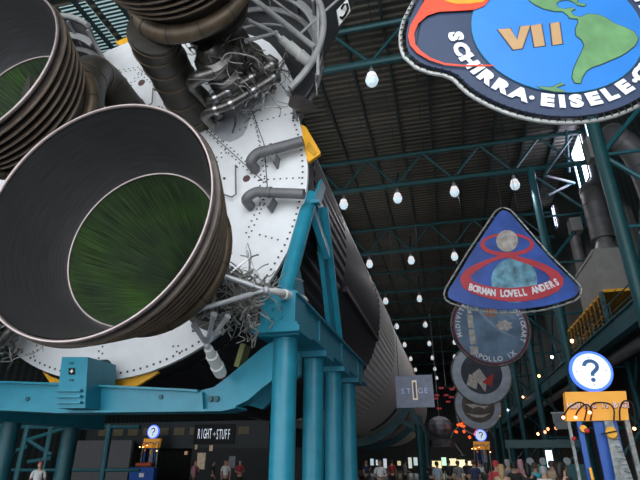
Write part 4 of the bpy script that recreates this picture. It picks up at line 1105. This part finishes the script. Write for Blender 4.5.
MB().tube([q+Vector((0,.2,1.6)),(q.x,q.y+.2,18.5)],.03,5).build('hanging_cable','lamph',rx)
# dim hanging lander model
lm=thing('lander_model','dim grey hanging lander model at the far end right of the teal column','model')
p=at(440,427,60); random.seed(12)
b=MB(); b.sphere(p,1.35,10,7,(1,.8,.85)); b.tube([p+Vector((0,0,-1.3)),p+Vector((0,0,-2.0))],[1.5,1.3],8); b.build('cabin',mat('dull grey foil',(.16,.17,.20),.5,.3,.5,2),lm,smooth=False)
for s in (-1,1):
    MB().tube([p+Vector((s*1.2,0,-1.4)),p+Vector((s*2.1,0,-2.8))],.08,6).build('leg','dsteel',lm)
    MB().lathe([(0,0),(.35,.05),(.35,.1)],c=p+Vector((s*2.1,0,-2.9)),axis='Z',seg=10).build('footpad','dsteel',lm)
MB().tube([p+Vector((0,0,1.1)),(p.x,p.y,17)],.03,5).build('hanging_cable','lamph',lm)
# panels under the walkway at right
def signpanel(q,w_,h_,X,col,txt,label,em=.0):
    p=atx(*q,X); t=thing('wall_sign',label,'sign'); n=p.y
    MB().box((X-.05,n-w_/2,p.z-h_/2),(X+.05,n+w_/2,p.z+h_/2)).build('board',mat('sign board',col,.5,0,.1,2,0,col,em) if em else mat('sign board',col,.5),t,smooth=False)
    return t
pp=[((560,418),(.06,.07,.08),'dark grey sign panel with pale edge left of the large kiosk header',12,8),((562,426),(.07,.09,.09),'grey sign panel just under the dark one left of the kiosk header',11,5)]
for q,c,l,w_,h_ in pp:
    p=at(*q,20.); t=thing('wall_sign',l,'sign'); s=20/498*1.0
    MB().box((p.x-w_*s/2,20,p.z-h_*s/2),(p.x+w_*s/2,20.08,p.z+h_*s/2)).build('board',mat('sign board dark',c,.5),t,smooth=False)
    MB().box((p.x-w_*s/2-.03,20.02,p.z+h_*s/2),(p.x+w_*s/2+.03,20.1,p.z+h_*s/2+.04)).build('edge_trim','hvac',t,smooth=False)
    b=MB(); b.tube([(p.x-.15,20.04,p.z+.2),(p.x-.15,20.04,16.2)],.005,5); b.build('hanging_cable','blackm',t)
p=at(549,459,22); t=thing('lit_screen','small bright pale blue upright screen above the crowd at the right','screen')
MB().box((p.x-.08,22,p.z-.28),(p.x+.14,22.06,p.z+.3)).build('display',mat('bright pale screen',(.6,.85,1),.4,0,.02,2,0,(.6,.85,1),2.),t,smooth=False)
MB().box((p.x-.12,22.06,p.z-.32),(p.x+.18,22.14,p.z+.34)).build('casing','blackm',t,smooth=False)
MB().box((p.x-.02,22.06,FL),(p.x+.08,22.12,p.z)).build('stand_post','blackm',t,smooth=False)
# teal glowing counter behind the crowd
ct=thing('exhibit_counter','low dark teal exhibit counter with white disc emblems behind the right-hand crowd','counter')
MB().box((2.5,27,FL),(5.9,27.5,-.15)).build('body',mat('dark teal counter',(.02,.12,.13),.5),ct,smooth=False)
MB().box((2.4,26.9,.55),(6.0,27.1,.9)).build('fascia',mat('dark teal fascia',(.015,.07,.08),.5),ct,smooth=False)
for x in (2.5,5.85): MB().box((x,26.95,-.15),(x+.08,27.05,.6)).build('post','teal2',ct,smooth=False)
for q in (530,543,567): p=at(q,460,26.8); MB().lathe([(0,0),(.16,0),(.16,.06)],c=(p.x,26.84,p.z-.05),seg=16).build('disc_emblem',mat('pale disc',(.35,.4,.42),.5),ct)
# ================================================================ PEOPLE
def skin_mesh(verts,edges,radii,sub=1):
    me=bpy.data.meshes.new('s'); me.from_pydata(verts,edges,[]); o=bpy.data.objects.new('s',me); COL.objects.link(o)
    m=o.modifiers.new('k','SKIN'); m.use_smooth_shade=True
    for v,r in zip(me.skin_vertices[0].data if me.skin_vertices else [],radii): v.radius=(r if isinstance(r,tuple) else (r,r))
    if not me.skin_vertices:
        pass
    if sub: 
        s=o.modifiers.new('u','SUBSURF'); s.levels=sub
    bpy.context.view_layer.update(); dg=bpy.context.evaluated_depsgraph_get()
    me.skin_vertices[0].data[0].use_root=True
    dg.update(); e=o.evaluated_get(dg); out=bpy.data.meshes.new_from_object(e,depsgraph=dg)
    bpy.data.objects.remove(o); out.polygons.foreach_set('use_smooth',[True]*len(out.polygons)); return out
def make_person(pose=0,fem=False):
    s=.93 if fem else 1.0; sh=.19*s if not fem else .165
    arm=[(( sh,0,1.42),(sh+.06,.02,1.14),(sh+.03,-.10,.90)),((-sh,0,1.42),(-sh-.06,.02,1.14),(-sh-.03,-.10,.90))]
    if pose==1: arm=[((sh,0,1.42),(sh+.09,-.02,1.16),(sh-.05,-.26,1.30)),((-sh,0,1.42),(-sh-.06,.02,1.14),(-sh-.02,-.08,.90))]
    if pose==2: arm=[((sh,0,1.42),(sh+.08,.0,1.15),(sh-.1,-.24,1.10)),((-sh,0,1.42),(-sh-.08,0,1.15),(-sh+.1,-.24,1.10))]
    V=[(0,0,.93),(0,0,1.10),(0,0,1.30),(0,.01,1.44),(0,0,1.52),(0,-.015,1.60),(0,-.02,1.70)]
    E=[(i,i+1) for i in range(6)]; RR=[(.15,.11),(.13,.10),(.17,.11),(.10,.08),(.052,.055),(.075,.09),(.065,.08)]
    def chain(par,pts,rr):
        p=par
        for q,r in zip(pts,rr): V.append(q); RR.append(r); E.append((p,len(V)-1)); p=len(V)-1
        return p
    for a in arm:
        k=chain(3,a,[.055,.042,.032]); w=Vector(a[-1]); d=(Vector(a[-1])-Vector(a[-2])).normalized(); side=d.cross(Vector((0,1,0))).normalized() if abs(d.y)<.9 else Vector((1,0,0))
        h=chain(k,[w+d*.06],[.032])
        for j,ln in enumerate((.065,.08,.075,.06)):
            b0=w+d*.09+side*(j-1.5)*.02; chain(h,[b0,b0+d*ln*.55+Vector((0,-.008,0)),b0+d*ln+Vector((0,-.02,0))],[.010,.009,.008])
        chain(h,[w+d*.05+Vector((0,-.035,0)),w+d*.09+Vector((0,-.055,0))],[.012,.010])
    for sx in (1,-1): chain(0,[(.09*sx,0,.86),(.10*sx,-.01,.48),(.10*sx,.02,.09),(.11*sx,-.12,.04)],[.085,.058,.042,.038])
    body=skin_mesh(V,E,RR)
    # face and ears joined into the body mesh
    bm=bmesh.new(); bm.from_mesh(body)
    def ball(c,r,sc):
        g=bmesh.ops.create_icosphere(bm,subdivisions=2,radius=r); 
        for v in g['verts']: v.co=Vector((v.co.x*sc[0],v.co.y*sc[1],v.co.z*sc[2]))+Vector(c)
    ball((0,-.02,1.66),.105,(.78,.95,1.15)); ball((0,-.125,1.645),.016,(.8,1.2,1.5)); ball((.083,-.01,1.65),.022,(.5,.9,1.3)); ball((-.083,-.01,1.65),.022,(.5,.9,1.3))
    bm.to_mesh(body); bm.free()
    t=thing('person','x','person')
    bd=bpy.data.objects.new('body',body); COL.objects.link(bd); bd.parent=t; body.materials.append(MT['skinp'])
    # features
    g=MB(); 
    for sx in (1,-1): g.sphere((.033*sx,-.118,1.668),.010,8,6)
    g.build_each('eye','blackm',t); g=MB(); g.tube([(-.025,-.121,1.60),(0,-.125,1.597),(.025,-.121,1.60)],.006,6); g.build('mouth','red',t)
    # hair
    g=MB(); vs=[];n=14
    g.lathe([(0,1.800),(.055,1.792),(.085,1.76),(.096,1.70),(.094,1.66),(.085,1.62)],c=(0,.012,0),axis='Z',seg=20,a0=-.35,a1=PI+.35)
    g.lathe([(0,1.800),(.055,1.790),(.088,1.755),(.09,1.735)],c=(0,-.01,0),axis='Z',seg=20)
    if fem: g.tube([(0,.06,1.74),(0,.10,1.64),(0,.10,1.52),(0,.09,1.42)],[.085,.09,.085,.04],12)
    h=g.build('hair','hair',t)
    # shirt
    V=[(0,0,.95),(0,0,1.10),(0,0,1.30),(0,.01,1.44)]; E=[(0,1),(1,2),(2,3)]; RR=[(.17,.125),(.155,.12),(.19,.13),(.12,.095)]
    for a in arm: chain(3,[a[0],Vector(a[0]).lerp(Vector(a[1]),.75)],[.075,.062])
    sm_=skin_mesh(V,E,RR); so=bpy.data.objects.new('shirt',sm_); COL.objects.link(so); so.parent=t; sm_.materials.append(MT['white'])
    V=[(0,0,.98)]; E=[]; RR=[(.165,.12)]
    for sx in (1,-1): chain(0,[(.09*sx,0,.86),(.10*sx,-.01,.48),(.10*sx,.02,.12)],[.10,.075,.06])
    pm=skin_mesh(V,E,RR); po=bpy.data.objects.new('trousers',pm); COL.objects.link(po); po.parent=t; pm.materials.append(MT['black2'])
    g=MB()
    for sx in (1,-1): g.sphere((.105*sx,-.05,.045),.05,10,6,(1,2.6,.9))
    g.build_each('shoe','black2',t)
    return t
MT['skinp']=mat('skin',(.45,.26,.18),.55,0,.08,4)
MT['hair']=mat('dark hair',(.03,.02,.015),.6)
HM=[mat('black hair',(.012,.01,.01),.6),mat('brown hair',(.07,.035,.02),.6),mat('blond hair',(.35,.23,.11),.6),mat('grey hair',(.3,.3,.3),.6),mat('red cap',(.4,.03,.03),.7),mat('pale pink scarf',(.55,.28,.32),.7)]
CM={'white':(.6,.6,.6),'pale blue':(.32,.42,.52),'red':(.4,.04,.05),'pink':(.5,.2,.26),'black':(.02,.02,.022),'navy':(.03,.04,.10),'tan':(.38,.28,.18),'grey':(.2,.2,.21),'green':(.05,.18,.08),'turquoise':(.05,.35,.4)}
CMM={k:mat(k+' shirt cloth',v,.8) for k,v in CM.items()}
protos=[make_person(0,False),make_person(1,True),make_person(2,False)]
# px x, distance, height scale, shirt, hair, proto, facing
crowd=[(40,16.5,.97,'white',4,0,0.6,'in white shirt and red cap standing between the lower-left teal columns'),
(380,24,1.0,'white',0,2,0.1,'in white shirt walking between the round columns and the far stand'),
(437,26,.96,'pale blue',0,0,2.6,'in pale blue shirt just right of the far teal column'),
(431,31,.98,'black',0,1,3.,'in black shirt behind the pale blue one by the far column'),
(449,30,1.0,'black',0,0,3.1,'in black shirt in the middle of the aisle, left one'),
(458,27,.98,'grey',1,0,2.8,'in grey shirt in mid aisle under the lit exhibit'),
(467,33,1.0,'black',0,2,3.,'in dark shirt directly left of the distant kiosk'),
(474,24,.99,'navy',1,0,2.9,'in navy shirt in front of the distant kiosk'),
(487,19,.95,'black',0,1,2.9,'in black top with long hair right of the distant kiosk'),
(496,17,.98,'red',4,0,2.6,'in red shirt and red cap in the right-hand crowd'),
(501,15,.93,'tan',2,1,3.0,'fair haired, in tan top, in the near right-hand crowd'),
(508,19,1.0,'grey',3,0,2.9,'grey haired, in grey shirt, in the right-hand crowd'),
(514,17.5,.95,'black',0,0,3.2,'in black shirt between the grey haired and pink scarfed people'),
(521,20,1.0,'pink',5,1,2.9,'wearing a pink headscarf and pink top in the right-hand crowd'),
(527,16,.94,'black',0,1,3.1,'in black top with long dark hair right of the pink scarf'),
(535,18,.95,'turquoise',1,0,2.7,'in turquoise shirt in front of the teal counter'),
(543,14.,.91,'white',3,0,2.9,'short, in white shirt, grey haired, near the small bright screen'),
(552,17.5,.98,'tan',1,2,2.6,'in tan shirt beneath the small bright screen'),
(562,13.5,.96,'black',0,1,2.2,'in black top with long hair just left of the large kiosk'),
(481,28,.98,'white',1,0,3.,'in white shirt behind the right-hand crowd near the distant kiosk'),
(355,30,.97,'black',0,0,2.,'in dark shirt half hidden by the last round column'),
(366,34,1.0,'navy',0,1,1.,'in navy top standing far under the ribbed rocket section'),
(392,36,1.0,'red',1,0,3.,'in red shirt far back under the rocket'),
(405,38,.98,'grey',0,2,2.,'in grey shirt far back left of the teal far stand'),
(195,29,1.0,'pink',0,1,1.2,'in pink top by the shop front at the lower left'),
(226,28,1.0,'white',0,0,.5,'in white shirt by the shop front left of the round columns'),
(240,31,1.0,'red',0,2,.5,'in red shirt by the shop front close to the first round column'),
(213,31,.97,'black',0,0,2.,'in black shirt in front of the RIGHT STUFF shop')]
usedp=set()
for (px_,Y,sc_,sh_,hr,pi_,face,lab) in crowd:
    src=protos[pi_]
    if pi_ in usedp: t=copy_tree(src)
    else: t=src; usedp.add(pi_)
    p=at(px_,468,Y); t.location=(p.x,Y,FL); t.rotation_euler=(0,0,face); t.scale=(sc_,)*3
    t['label']='person '+lab; t['group']='visitors in the hall'
    for ch in tree(t):
        n=ch.name.split('.')[0]
        if n=='shirt': ch.material_slots[0].link='OBJECT'; ch.material_slots[0].material=CMM[sh_]
        if n=='hair': ch.material_slots[0].link='OBJECT'; ch.material_slots[0].material=HM[hr]
# ================================================================ finish: floor at z=0, origins at bases
bpy.context.view_layer.update()
allr=[o for o in bpy.data.objects if o.parent is None]
ch_of={}
for o in bpy.data.objects:
    if o.parent: ch_of.setdefault(o.parent,[]).append(o)
def desc(o):
    r=[]
    for c in ch_of.get(o,[]): r.append(c); r+=desc(c)
    return r
for o in allr:
    if o.location.length<1e-6 and o.rotation_euler.z==0:
        pts=[m.matrix_world@Vector(c) for m in [o]+desc(o) if m.type=='MESH' for c in m.bound_box]
        if pts:
            b=Vector(((min(p.x for p in pts)+max(p.x for p in pts))/2,(min(p.y for p in pts)+max(p.y for p in pts))/2,min(p.z for p in pts)))
            if o.type=='MESH':
                if o.get('kind')=='structure' : b=None
                else: o.data.transform(Matrix.Translation(-b))
            if b is not None:
                for c in ch_of.get(o,[]): c.location=c.location-b
                o.location=b
    o.location.z+=CAMZ
# ================================================================ camera and light
cam=bpy.data.cameras.new('camera'); co=bpy.data.objects.new('camera',cam); COL.objects.link(co)
cam.sensor_fit='HORIZONTAL'; cam.sensor_width=36; cam.lens=F*36/640; cam.clip_start=.1; cam.clip_end=400
co.location=(0,0,CAMZ); co.rotation_euler=(math.radians(90)+PITCH,0,YAW); SC.camera=co
w=bpy.data.worlds.new('world'); SC.world=w; w.use_nodes=True
bg=w.node_tree.nodes['Background']; bg.inputs[0].default_value=(.90,.95,1,1); bg.inputs[1].default_value=3.0
SC.view_settings.view_transform='Standard'; SC.view_settings.look='None'; SC.view_settings.gamma=1; SC.view_settings.use_curve_mapping=False
SC.view_settings.exposure=.35
